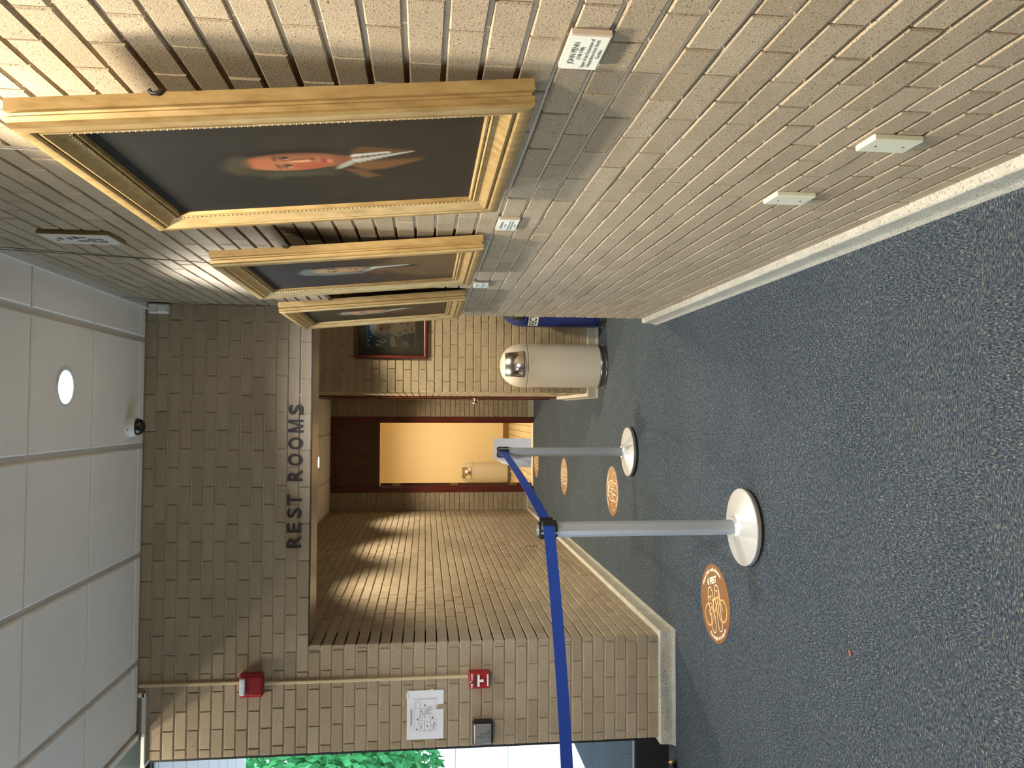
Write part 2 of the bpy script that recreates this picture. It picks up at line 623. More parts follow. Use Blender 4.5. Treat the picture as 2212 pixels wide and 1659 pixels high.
M['mat'] = plain('grey blue ground wedge', (0.10, 0.15, 0.20), 1.0, var=0.3, scale=140)
M['siding'] = plain('lavender white canopy board', (0.66, 0.66, 0.73), 0.6, var=0.03)
M['leaf'] = plain('bright green leaf', (0.045, 0.29, 0.09), 0.6, var=0.6, scale=5)
M['bark'] = plain('brown bark', (0.10, 0.07, 0.05), 0.9, var=0.3)
M['wire'] = plain('dark hanging wire', (0.05, 0.045, 0.04), 0.5)
M['sign'] = plain('cream sign board', (0.46, 0.43, 0.36), 0.6, var=0.04)
M['signedge'] = wood_material('brown sign edge', (0.12, 0.075, 0.02), (0.20, 0.13, 0.04))
M['matboard'] = plain('charcoal mat board', (0.040, 0.042, 0.046), 0.8, var=0.1, scale=60)
M['clay'] = plain('reddish scrap', (0.28, 0.10, 0.06), 0.9)
M['dome'] = plain('smoked dome', (0.008, 0.010, 0.009), 0.06, spec=0.7)

# ------------------------------------------------------------------ key dimensions
XW = 0.627      # brick face of the right wall
XL = -1.365     # brick face of the corridor's left wall
YD = 4.62       # brick face of the front wall with the sign
XP = -1.985     # left end of the brick pier
YL = 4.90       # back of the lintel wall
YE = 4.95       # end of the right wall
ZC = 3.14       # main ceiling
ZR = 2.82       # corridor ceiling
ZS = 2.194      # soffit of the lintel
YA = 6.71       # alcove wall
XA = 0.172      # corridor right wall
YB = 10.74      # back wall
XS = -3.30      # glazed left side of the entrance
BT = 0.0932     # top of the base
CO = 0.0678     # course height
BP = 0.2145     # brick module
MR = 0.009      # mortar recess

# ------------------------------------------------------------------ floor
mb = MB()
mb.box(XS - 0.06, 3.0, -5.0, YB + 0.06, -0.10, 0.0)
floor = struct('floor', mb, M['carpet'], 'blue grey speckled carpet')
mb = MB()
mb.box(-2.2, 1.0, YB + 0.06, 14.2, -0.10, -0.002)
struct('floor', mb, M['mosaic'], 'small yellow tile floor inside the rest room')

# ------------------------------------------------------------------ brick walls
brick_cache = {}


def brick_mesh(L, H, var):
    key = (round(L, 3), round(H, 4), var)
    if key in brick_cache:
        return brick_cache[key]
    rr = random.Random(hash(key) & 0xffff)
    b = 0.0028
    T = 0.022
    j = lambda s: rr.uniform(-s, s)
    hx, hz = L / 2, H / 2
    front = [(-hx + b + j(.0015), j(.0006), -hz + b + j(.001)), (0 + j(.01), j(.0008), -hz + b + j(.0015)), (hx - b + j(.0015), j(.0006), -hz + b + j(.001)),
             (hx - b + j(.0015), j(.0006), hz - b + j(.001)), (0 + j(.01), j(.0008), hz - b + j(.0015)), (-hx + b + j(.0015), j(.0006), hz - b + j(.001))]
    side = [(-hx, b, -hz), (front[1][0], b, -hz + j(.001)), (hx, b, -hz), (hx, b, hz), (front[4][0], b, hz + j(.001)), (-hx, b, hz)]
    back = [(x, T, z) for x, y, z in side]
    vs = front + side + back
    fs = [(0, 1, 4, 5), (1, 2, 3, 4)]
    for k in range(2):
        for i in range(6):
            a, c = k * 6 + i, k * 6 + (i + 1) % 6
            fs.append((a, a + 6, c + 6, c))
    me = bpy.data.meshes.new('brick')
    me.from_pydata(vs, [], fs)
    me.update()
    me.materials.append(M['brick'])
    brick_cache[key] = me
    return me


def brick_wall(parent, org, u, n, L, zlo, zhi, z0, holes=(), phase=0.0, start_alt=0.0, end_alt=0.0, limit=300):
    u, n, org = Vector(u), Vector(n), Vector(org)
    rot = Matrix((u, -n, Vector((0, 0, 1)))).transposed().to_4x4()
    pieces = []
    k0 = int(math.floor((zlo - z0) / CO)) - 1
    k1 = int(math.ceil((zhi - z0) / CO)) + 1
    for k in range(k0, k1):
        a = max(zlo, z0 + k * CO + 0.0042)
        c = min(zhi, z0 + (k + 1) * CO - 0.0042)
        if c - a < 0.012:
            continue
        lo = start_alt if k % 2 else 0.0
        hi = L - (end_alt if k % 2 == 0 else 0.0)
        s = -phase - (BP / 2 if k % 2 else 0) + random.uniform(-.008, .008) - BP
        while s < hi:
            ivs = [(max(s + 0.0025, lo), min(s + BP - 0.0025, hi))]
            for h0, h1, hz0, hz1, *par in holes:
                if hz0 < (a + c) / 2 < hz1 and (not par or par[0] == k % 2):
                    nv = []
                    for p, q in ivs:
                        if q <= h0 or p >= h1:
                            nv.append((p, q))
                        else:
                            if p < h0:
                                nv.append((p, h0))
                            if q > h1:
                                nv.append((h1, q))
                    ivs = nv
            for p, q in ivs:
                if q - p > 0.015:
                    pieces.append((p, q, a, c))
            s += BP
    joints = MB()
    for p, q, a, c in pieces:
        p0, q0 = max(0.0, p - 0.003), min(L, q + 0.003)
        lo_, hi_ = org + u * p0 - n * 0.0034, org + u * q0 - n * 0.0034
        lo2, hi2 = org + u * p0 - n * MR, org + u * q0 - n * MR
        joints.add([(lo_.x, lo_.y, c - 0.0028), (hi_.x, hi_.y, c - 0.0028), (hi2.x, hi2.y, c + 0.0016), (lo2.x, lo2.y, c + 0.0016)], [(0, 1, 2, 3)])
    jo = obj('mortar_joints', joints, M['mortar'], parent)
    jo['kind'] = 'stuff'
    scored = []
    for pc in pieces:
        p, q, a, c = pc
        ctr = org + u * ((p + q) / 2) + Vector((0, 0, (a + c) / 2 - org.z))
        e0 = project(org + u * p + Vector((0, 0, (a + c) / 2 - org.z)))
        e1 = project(org + u * q + Vector((0, 0, (a + c) / 2 - org.z)))
        pr = project(ctr)
        sc = 0.0
        if pr and e0 and e1 and -60 < pr[0] < 2270 and -60 < pr[1] < 1720:
            hpx = (c - a) * FPX / pr[2]
            wpx = math.hypot(e0[0] - e1[0], e0[1] - e1[1])
            if hpx > 8.5:
                sc = hpx * wpx
        scored.append((sc, pc, ctr))
    scored.sort(key=lambda t: -t[0])
    field = MB()
    cnt = 0
    for i, (sc, (p, q, a, c), ctr) in enumerate(scored):
        L_, H_ = q - p, c - a
        full = abs(L_ - (BP - 0.005)) < 0.002
        var = random.randrange(8 if full else 2)
        me = brick_mesh(round(L_ * 250) / 250 if not full else BP - 0.005, H_, var)
        mt = Matrix.Translation(ctr - n * random.uniform(-.0012, .0012)) @ rot @ Euler((0, random.uniform(-.004, .004), random.uniform(-.004, .004))).to_matrix().to_4x4()
        if sc > 0 and cnt < limit:
            o = bpy.data.objects.new('brick', me)
            COL.objects.link(o)
            o.parent = parent
            o.matrix_local = mt
            cnt += 1
        else:
            field.add([v.co for v in me.vertices], [tuple(pl.vertices) for pl in me.polygons], mt)
    if field.v:
        f = obj('brick_field', field, M['brick_far'], parent)
        f['kind'] = 'stuff'


# right wall
mb = MB()
mb.box(XW + MR, XW + 0.30, -5.0, YE, 0.0, ZC + 0.3)
wr = struct('wall_right', mb, M['mortar'], 'tan brick wall hung with gold-framed portraits')
brick_wall(wr, (XW, YE, 0), (0, -1, 0), (-1, 0, 0), 6.2, BT, ZC, 0.144, phase=0.05)

# front wall: pier and lintel above the opening
mb = MB()
mb.box(XP, XL - MR, YD + MR, YL, 0.0, ZC)
mb.box(XL - MR, XW + 0.30, YD + MR, YL, ZS + 0.008, ZC + 0.3)
mb.box(-1.83, XL - MR, YD + MR, YL, ZC, ZC + 0.3)
wf = struct('wall_front', mb, M['mortar'], 'tan brick wall with the rest rooms sign')
brick_wall(wf, (XP, YD, 0), (1, 0, 0), (0, -1, 0), XW - XP, BT, ZC, BT, phase=0.06,
           holes=[(XL - XP, 99, 0, ZS, 1), (XL - XP - 0.022, 99, 0, ZS, 0)], limit=300)
# soffit panel and steel angle
mb = MB()
mb.box(XL + 0.001, XW + 0.29, YD + 0.012, YL, ZS, ZS + 0.01)
obj('soffit_panel', mb, M['soffit'], wf)
mb = MB()
mb.box(XL + 0.001, XW, YD + 0.002, YD + 0.012, ZS - 0.002, ZS + 0.009)
obj('steel_angle', mb, M['lintel'], wf)
# end of the pier beside the glass
brick_wall(wf, (XP, YL, 0), (0, -1, 0), (-1, 0, 0), 0.098, BT, ZC, BT, phase=0.0)

# corridor left wall
mb = MB()
mb.box(XL - 0.25, XL - MR, YL, YB + 0.12, 0.0, ZR + 0.2)
mb.box(XL - 0.05, XL - MR, YD + 0.03, YL, 0.0, ZS + 0.05)
wl = struct('wall_left', mb, M['mortar'], 'tan brick wall of the corridor lit by scallops')
brick_wall(wl, (XL, YD, 0), (0, 1, 0), (1, 0, 0), YB - YD, BT, ZR, BT, start_alt=0.022, phase=0.09,
           holes=[(7.74 - YD, 7.815 - YD, 0.398, 0.515)])

# back wall with the rest room doorway
DX0, DX1 = -1.112, -0.071
mb = MB()
mb.box(XL - 0.2, DX0, YB + MR, YB + 0.14, 0.0, ZR + 0.2)
mb.box(DX1, XA + 0.3, YB + MR, YB + 0.14, 0.0, ZR + 0.2)
wb = struct('wall_back', mb, M['mortar'], 'tan brick wall around the rest room doorway')
brick_wall(wb, (XL, YB, 0), (1, 0, 0), (0, -1, 0), XA - XL, BT, ZR, BT, phase=0.02, holes=[(DX0 - XL, DX1 - XL, 0, 9)])

# alcove wall behind the bins
mb = MB()
mb.box(XA + MR, 2.6, YA + MR, YA + 0.2, 0.0, ZR + 0.2)
wa = struct('wall_alcove', mb, M['mortar'], 'tan brick wall behind the two dome bins')
brick_wall(wa, (XA, YA, 0), (1, 0, 0), (0, -1, 0), 2.2, BT, ZR, BT, phase=0.12, start_alt=0.022)

# corridor right wall with the side door
SD0, SD1 = 8.30, 9.42
mb = MB()
mb.box(XA + MR, XA + 0.2, YA + 0.02, SD0, 0.0, ZR + 0.2)
mb.box(XA + MR, XA + 0.2, SD1, YB, 0.0, ZR + 0.2)
mb.box(XA + MR, XA + 0.2, SD0, SD1, 2.17, ZR + 0.2)
ws = struct('wall_side', mb, M['mortar'], 'tan brick wall at the right of the corridor')
brick_wall(ws, (XA, YB, 0), (0, -1, 0), (-1, 0, 0), YB - YA, BT, ZR, BT, phase=0.1, end_alt=0.022,
           holes=[(YB - SD1, YB - SD0, 0, 2.17)])

# unseen sides of the place: alcove end, room behind the photographer
mb = MB()
mb.box(2.37, 2.6, YL, YA, 0.0, ZR + 0.2)
mb.box(XW + 0.30, 2.6, YL - 0.15, YL, 0.0, ZR + 0.2)
struct('wall_alcove_end', mb, M['mortar'], 'brick end of the bin alcove')
mb = MB()
mb.box(-3.4, XW + 0.3, -5.2, -5.0, 0.0, 4.6)
struct('wall_rear', mb, M['mortar'], 'plain wall behind the photographer')

# ------------------------------------------------------------------ base
PROFILE = [(0.0, BT + 0.004), (0.030, BT + 0.002), (0.034, BT - 0.004), (0.035, 0.040), (0.037, 0.022), (0.043, 0.006), (0.045, 0.0), (0.0, 0.0)]


def sweep_base(name, path, label, closed_ends=True, side=1):
    """path: plan points along the wall face; profile grows to the left (side=1) or right"""
    pts = [Vector((x, y)) for x, y in path]
    norms = []
    for i in range(len(pts)):
        def nrm(a, b):
            d = (b - a).normalized()
            return Vector((-d.y, d.x)) * side
        if i == 0:
            m = nrm(pts[0], pts[1])
        elif i == len(pts) - 1:
            m = nrm(pts[-2], pts[-1])
        else:
            a, b = nrm(pts[i - 1], pts[i]), nrm(pts[i], pts[i + 1])
            m = (a + b)
            m = m / (1 + a.dot(b))
        norms.append(m)
    mb = MB()
    vs, fs = [], []
    k = len(PROFILE)
    for p, m in zip(pts, norms):
        for d, z in PROFILE:
            q = p + m * d
            vs.append((q.x, q.y, z))
    for i in range(len(pts) - 1):
        for j in range(k):
            j2 = (j + 1) % k
            fs.append((i * k + j, i * k + j2, (i + 1) * k + j2, (i + 1) * k + j))
    fs.append(tuple(range(k)))
    fs.append(tuple(reversed(range((len(pts) - 1) * k, len(pts) * k))))
    mb.add(vs, fs)
    return struct(name, mb, M['terrazzo'], label)


sweep_base('baseboard_right', [(XW + 0.004, YE + 0.004), (XW + 0.004, -5.0)], 'speckled terrazzo base of the portrait wall', side=-1)
sweep_base('baseboard_left', [(XL - 0.004, YB), (XL - 0.004, YD + 0.004), (XP + 0.004, YD + 0.004), (XP + 0.004, YL - 0.12)], 'speckled terrazzo base of the corridor wall and pier', side=1)
sweep_base('baseboard_alcove', [(2.37, YA + 0.004), (XA + 0.004, YA + 0.004), (XA + 0.004, SD0 - 0.01)], 'speckled terrazzo base behind the bins', side=1)
sweep_base('baseboard_back', [(DX0 - 0.002, YB + 0.004), (XL + 0.03, YB + 0.004)], 'short terrazzo base left of the doorway', side=1)
sweep_base('baseboard_side', [(XA + 0.004, SD1 + 0.01), (XA + 0.004, YB + 0.004), (DX1 + 0.002, YB + 0.004)], 'terrazzo base right of the doorway', side=-1)

# ------------------------------------------------------------------ ceilings
XG = [XW - 0.004, 0.412, -0.197, -0.820, -1.430, -1.83]
YG = [YD - 0.004, 4.53, 3.935, 3.332, 2.725, 2.115, 1.505, 0.895, 0.285, -0.325, -0.935, -1.545, -2.155, -2.765, -3.375, -3.985, -4.6]
mb = MB()
mb.box(-1.83, XW + 0.2, -5.0, YD + 0.01, ZC + 0.012, ZC + 0.08)
ceil = struct('ceiling', mb, M['grid'], 'white tiled ceiling of the hall')
tile_cache = {}
HOLES = {(0.1075, 3.634), (0.1075, 1.2)}


def tile_mesh(w, h, hole=None):
    key = (round(w, 3), round(h, 3), hole)
    if key in tile_cache:
        return tile_cache[key]
    mb = MB()
    b = 0.006
    vs = [(-w / 2, -h / 2, 0.012), (w / 2, -h / 2, 0.012), (w / 2, h / 2, 0.012), (-w / 2, h / 2, 0.012),
          (-w / 2, -h / 2, 0.005), (w / 2, -h / 2, 0.005), (w / 2, h / 2, 0.005), (-w / 2, h / 2, 0.005),
          (-w / 2 + b, -h / 2 + b, 0), (w / 2 - b, -h / 2 + b, 0), (w / 2 - b, h / 2 - b, 0), (-w / 2 + b, h / 2 - b, 0)]
    fs = []
    for r in range(2):
        for i in range(4):
            a, c = r * 4 + i, r * 4 + (i + 1) % 4
            fs.append((a, a + 4, c + 4, c))
    fs.append((11, 10, 9, 8))
    mb.add(vs, fs)
    me = mb.mesh('tile')
    me.materials.append(M['tile'])
    tile_cache[key] = me
    return me


for i in range(len(XG) - 1):
    for j in range(len(YG) - 1):
        gx, gy = 0.030, 0.014
        w = XG[i] - XG[i + 1] - gx
        h = YG[j] - YG[j + 1] - gy
        o = obj('ceiling_tile', tile_mesh(w, h), None, ceil, loc=((XG[i] + XG[i + 1]) / 2, (YG[j] + YG[j + 1]) / 2, ZC))
# wall angle / picture rail at the top of the right wall
mb = MB()
mb.box(XW - 0.030, XW + 0.004, -5.0, YD, ZC - 0.016, ZC + 0.012)
mb.box(XW - 0.034, XW - 0.030, -5.0, YD, ZC - 0.016, ZC - 0.004)
struct('trim_1', mb, M['white_paint'], 'pale picture rail along the top of the portrait wall')
# white edge of the ceiling and its upstand at the left
mb = MB()
mb.box(-1.862, -1.83, -5.0, YD + 0.02, ZC - 0.01, ZC + 0.03)
mb.box(-1.862, -1.83, -5.0, YD + 0.008, ZC + 0.03, 4.3)
mb.box(-1.862, -1.83, YD + 0.008, 4.90, ZC + 0.002, 4.3)
struct('trim_2', mb, M['white_paint'], 'white edge strip where the tiled ceiling stops')
# high dark entrance ceiling
mb = MB()
mb.box(XS - 0.1, -1.83, -5.0, 4.78, 4.25, 4.35)
mb.box(XS - 0.1, XP, 4.68, 4.78, 3.135, 4.25)
mb.box(XP, -1.83, YD + 0.03, 4.78, ZC, 4.25)
mb.box(XP - 0.02, -1.862, YD - 0.014, YD + 0.03, 3.116, 4.25)
struct('ceiling_entrance', mb, M['teal'], 'dark teal header and high ceiling over the entrance')

# corridor ceiling
mb = MB()
mb.box(XL - 0.05, 2.5, YL - 0.02, YB + 0.05, ZR + 0.012, ZR + 0.08)
ceil2 = struct('ceiling_corridor', mb, M['grid'], 'tiled ceiling of the corridor')
XG2 = [2.36, 1.54, 0.93, 0.31, -0.302, -0.928, XL + 0.004]
YG2 = [YB, 10.2, 9.59, 8.98, 8.37, 7.76, 7.15, 6.54, 5.93, 5.32, YL]
for i in range(len(XG2) - 1):
    for j in range(len(YG2) - 1):
        w = XG2[i] - XG2[i + 1] - 0.022
        h = YG2[j] - YG2[j + 1] - 0.006
        cy = (YG2[j] + YG2[j + 1]) / 2
        if cy > YA and XG2[i + 1] > 0.25:
            continue
        if cy > YA and XG2[i] > XA:
            obj('ceiling_tile', tile_mesh(XA - XG2[i + 1] - 0.02, h), None, ceil2, loc=((XA + XG2[i + 1]) / 2, cy, ZR))
            continue
        obj('ceiling_tile', tile_mesh(w, h), None, ceil2, loc=((XG2[i] + XG2[i + 1]) / 2, cy, ZR))

# ------------------------------------------------------------------ downlights
for label, x, y, z, colr, watt, cone, r in LIGHTS:
    blend = 0.30 if 'dome bins' in label or 'nearest gold' in label else 0.22 if 'behind the photographer' in label else 0.55
    t = thing('downlight', label, 'light', (x, y, z))
    mb = MB()
    mb.lathe([(r, 0.0), (r + 0.004, -0.005), (r + 0.016, -0.004), (r + 0.017, 0.0)], 40, cap=False)
    obj('trim_ring', mb, M['white_paint'], t, smooth=40)
    mb = MB()
    mb.lathe([(0.0, -0.0022), (r * 0.5, -0.0022), (r + 0.001, -0.0015)], 40, cap=False)
    obj('lens', mb, emit('glowing lens', (0.55, 0.78, 1.0) if colr == COOL else (1.0, 0.88, 0.68), 1.6 if colr == COOL else 5.0), t)
    ld = bpy.data.lights.new('downlight_beam', 'SPOT')
    ld.energy = watt
    ld.color = colr
    ld.spot_size = math.radians(cone)
    ld.spot_blend = blend
    ld.shadow_soft_size = r
    lo = bpy.data.objects.new('lamp', ld)
    COL.objects.link(lo)
    lo.parent = t
    lo.location = (0, 0, -0.03)

# ------------------------------------------------------------------ storefront at the left and the outdoors
YS = 4.72
XS = -3.30
fr = MB()
fr.box(-2.040, XP, YS, YS + 0.06, 0.0, 3.135)
fr.box(XS, -2.040, YS, YS + 0.06, 3.090, 3.135)
fr.box(XS, XS + 0.06, YS, YS + 0.06, 0.215, 3.090)
fr.box(XS, -2.040, YS, YS + 0.06, 0.0, 0.215)
w1 = struct('window_1', fr, M['black'], 'black framed glass entrance')
mb = MB()
mb.box(XS + 0.06, -2.040, YS + 0.026, YS + 0.032, 0.215, 3.090)
obj('pane', mb, M['glass'], w1)
mb = MB()
mb.box(XS + 0.06, -2.041, YS + 0.018, YS + 0.026, 0.215, 0.222)
mb.box(-2.047, -2.040, YS + 0.018, YS + 0.026, 0.222, 3.083)
mb.box(XS + 0.06, -2.041, YS + 0.018, YS + 0.026, 3.083, 3.090)
obj('glazing_bead', mb, M['alu'], w1)
# long glazed side of the entrance, left of the photographer
fr = MB()
YG0 = 1.0
for k in range(4):
    yk = YG0 + k * 1.22
    fr.box(XS - 0.06, XS, yk, yk + 0.06, 0.0, 3.135)
fr.box(XS - 0.06, XS, YG0, 4.78, 0.0, 0.2)
fr.box(XS - 0.06, XS, YG0, 4.78, 3.09, 3.135)
w2 = struct('window_2', fr, M['black'], 'black framed glass side of the entrance')
for k in range(3):
    yk = YG0 + k * 1.22
    mb = MB()
    mb.box(XS - 0.033, XS - 0.027, yk + 0.06, yk + 1.22, 0.2, 3.09)
    obj('pane', mb, M['glass'], w2)
mb = MB()
mb.box(XS - 0.2, XS, -5.0, YG0, 0.0, 4.3)
struct('wall_left_rear', mb, M['mortar'], 'plain wall left of the photographer')
mb = MB()
mb.box(XS - 0.1, XS + 0.04, YG0, 4.78, 3.135, 4.3)
struct('wall_header', mb, M['teal'], 'dark panel above the side glazing')

mb = MB()
mb.box(-45, -1.62, YS + 0.07, 60, -0.12, -0.02)
mb.box(-45, XS - 0.06, -30, YS + 0.07, -0.12, -0.02)
struct('ground', mb, M['concrete'], 'pale concrete outside the glass')
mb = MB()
mb.prism([(-4.3, 4.95), (-2.62, 6.18), (-2.62, 6.28), (-4.3, 6.28)], -0.02, -0.008)  # flat dark grey blue wedge laid on the concrete
tag(obj('ground_wedge', mb, M['mat']), 'grey blue wedge on the concrete outside the glass', 'mat')
# canopy of boards over the outside walk
cano = MB()
cano.box(-9.0, -1.62, YS + 0.08, 8.1, 3.30, 3.5)
co = struct('ceiling_canopy', cano, M['siding'], 'white boarded canopy outside')
for k in range(10):
    mb = MB()
    yk = YS + 0.1 + k * 0.31
    mb.box(-9.0, -1.63, yk, yk + 0.295, 3.285, 3.30)
    obj('board', mb, M['siding'], co)
# low pale wall along the walk
mb = MB()
mb.rbox(-16, -5.0, 14.0, 14.3, -0.02, 0.95, 0.02)
mb.rbox(-16.05, -4.95, 13.95, 14.35, 0.95, 1.03, 0.02)
tag(obj('garden_wall', mb, M['siding']), 'low pale wall beyond the walk outside the glass', 'wall')


def tree(x, y, h, r, seed, label):
    rr = random.Random(seed)
    t = thing('tree', label, 'tree', (x, y, -0.02), group='trees outside the glass')
    mb = MB()
    mb.tube([(0, 0, 0), (0.05, 0.02, h * .3), (-.04, 0.05, h * .6), (0, 0, h * .85)], 0.11, 8)
    for k in range(6):
        a = rr.uniform(0, 6.28)
        mb.tube([(0, 0, h * (.3 + .08 * k)), (math.cos(a) * r * .4, math.sin(a) * r * .4, h * (.42 + .08 * k)), (math.cos(a) * r * .75, math.sin(a) * r * .75, h * (.48 + .08 * k))], 0.04, 6)
    obj('trunk', mb, M['bark'], t, smooth=60)
    lf = MB()
    for k in range(8000):
        while True:
            p = Vector((rr.uniform(-1, 1), rr.uniform(-1, 1), rr.uniform(-1, 1)))
            if 0.25 < p.length < 1:
                break
        c = Vector((p.x * r, p.y * r, h * .58 + p.z * h * .42))
        m = Matrix.Translation(c) @ Euler((rr.uniform(0, 6), rr.uniform(0, 6), rr.uniform(0, 6))).to_matrix().to_4x4()
        s = rr.uniform(.09, .18)
        lf.add([(-s, 0, 0), (0, -s * .45, s * .1), (s, 0, 0), (0, s * .45, s * .1)], [(0, 1, 2, 3)], m)
    f = obj('foliage', lf, M['leaf'], t)
    f['kind'] = 'stuff'


tree(-8.4, 17.0, 6.2, 2.5, 1, 'bright green leafy tree seen through the glass, nearest the brick pier')
tree(-2.6, 18.0, 4.4, 1.8, 2, 'bright green leafy tree hidden behind the brick pier outside')
tree(-12.5, 23.0, 6.5, 3.0, 3, 'tall green leafy tree far behind the low pale wall')

# ------------------------------------------------------------------ rest room beyond the doorway
mb = MB()
mb.box(-2.2, 1.0, 14.05, 14.15, 0, 2.7)
mb.box(-2.3, -2.2, YB + 0.14, 14.15, 0, 2.7)
mb.box(1.0, 1.1, YB + 0.14, 14.15, 0, 2.7)
mb.box(-2.2, DX0 - 0.05, YB + 0.14, YB + 0.16, 0, 2.7)
mb.box(DX1 + 0.05, 1.0, YB + 0.14, YB + 0.16, 0, 2.7)
mb.box(-2.3, 1.1, YB + 0.142, YB + 0.165, 2.62, ZR + 0.25)
mb.box(DX0, DX1, YB + 0.06, YB + 0.142, ZR - 0.01, ZR + 0.25)
struct('wall_rest_room', mb, M['restwall'], 'warm cream walls inside the rest room')
mb = MB()
mb.box(-2.3, 1.1, YB + 0.14, 14.15, 2.66, 2.72)
struct('ceiling_rest_room', mb, M['restwall'], 'cream ceiling inside the rest room')
mb = MB()
mb.box(-2.2, 1.0, 14.035, 14.05, 0, 0.10)
struct('baseboard_rest_room', mb, M['restbase'], 'brown base inside the rest room')

# door frame, transom and open leaf
d1 = None
mb = MB()
jw = 0.068
mb.box(DX0, DX0 + jw, YB - 0.018, YB + 0.15, 0, ZR - 0.003)
mb.box(DX1 - jw, DX1, YB - 0.018, YB + 0.15, 0, ZR - 0.003)
mb.box(DX0 + jw, DX1 - jw, YB - 0.018, YB + 0.15, ZR - 0.062, ZR - 0.003)
mb.box(DX0 + jw, DX0 + jw + 0.014, YB + 0.03, YB + 0.10, 0, 2.15)
mb.box(DX1 - jw - 0.014, DX1 - jw, YB + 0.03, YB + 0.10, 0, 2.15)
d1 = struct('door_1', mb, M['mahogany'], 'dark red framed doorway of the rest room')
mb = MB()
mb.box(DX0 + jw, DX1 - jw, YB + 0.012, YB + 0.06, 2.152, ZR - 0.062)
obj('transom_panel', mb, M['walnut'], d1)
mb = MB()
mb.box(DX0 + jw, DX1 - jw, YB + 0.02, YB + 0.14, 0.0, 0.012)
obj('threshold', mb, M['pale'], d1)
mb = MB()
ML = Matrix.Translation((DX0 + jw, YB + 0.125, 0)) @ Matrix.Rotation(math.radians(7), 4, 'Z')
mb.rbox(0.003, 0.046, 0.0, 0.86, 0.012, 2.145, 0.003, ML)
leaf = obj('door_leaf', mb, M['walnut'], d1)
for zz in (0.28, 1.12, 1.92):
    mb = MB()
    mb.box(0.006, 0.043, -0.003, 0.001, zz - 0.055, zz + 0.055, ML)
    mb.tube([(0.002, -0.006, zz - 0.055), (0.002, -0.006, zz + 0.055)], 0.007, 8, ML)
    obj('hinge', mb, M['brass'], leaf, smooth=40)

# side door on the corridor's right wall
mb = MB()
mb.box(XA - 0.016, XA + 0.12, SD0, SD0 + 0.06, 0, 2.17)
mb.box(XA - 0.016, XA + 0.12, SD1 - 0.06, SD1, 0, 2.17)
mb.box(XA - 0.016, XA + 0.12, SD0 + 0.06, SD1 - 0.06, 2.11, 2.17)
mb.box(XA - 0.016, XA + 0.02, SD0, SD0 + 0.05, 2.17, ZR - 0.003)
mb.box(XA - 0.016, XA + 0.02, SD1 - 0.05, SD1, 2.17, ZR - 0.003)
mb.box(XA - 0.010, XA + 0.008, SD0 + 0.05, SD1 - 0.05, 2.17, ZR - 0.003)
d2 = struct('door_2', mb, M['mahogany'], 'dark red framed side door of the corridor')
mb = MB()
mb.rbox(XA - 0.004, XA + 0.04, SD0 + 0.062, SD1 - 0.062, 0.008, 2.108, 0.003)
dl = obj('door_leaf', mb, M['mahogany'], d2)
mk = Matrix.Translation((XA - 0.005, SD1 - 0.15, 0.93)) @ Matrix.Rotation(-math.pi / 2, 4, 'Y')
mb = MB()
mb.lathe([(0.034, 0.0), (0.034, 0.004), (0.014, 0.008), (0.011, 0.028), (0.020, 0.036), (0.029, 0.046), (0.030, 0.056), (0.024, 0.066), (0.0, 0.069)], 24, mk)
obj('knob', mb, M['nickel'], dl, smooth=40)

# ------------------------------------------------------------------ dome bins


def dome_prof(r, z0, h, n=10):
    return [(r * math.cos(a) ** 0.85 if i < n else 0.0, z0 + h * math.sin(a)) for i, a in ((i, i * math.pi / 2 / n) for i in range(n + 1))]


def dome_radius(r, z0, h, z):
    s = min(0.9999, max(0.0, (z - z0) / h))
    return r * math.cos(math.asin(s)) ** 0.85


def flap_mb(r, z0, h, za, zb, amax, off, center=-math.pi / 2, nz=8, na=14):
    mb = MB()
    vs, fs = [], []
    for k in range(nz + 1):
        z = za + (zb - za) * k / nz
        rad = dome_radius(r, z0, h, z)
        wmax = r * math.sin(amax)
        wz = wmax * (1.0 - 0.10 * k / nz)
        am = math.asin(min(0.98, wz / rad))
        for i in range(na + 1):
            a = center + am * (2 * i / na - 1)
            vs.append(((rad + off) * math.cos(a), (rad + off) * math.sin(a), z + off * 0.5))
    for k in range(nz):
        for i in range(na):
            a = k * (na + 1) + i
            fs.append((a, a + 1, a + na + 2, a + na + 1))
    n0 = len(vs)
    mb.add(vs, fs)
    return mb


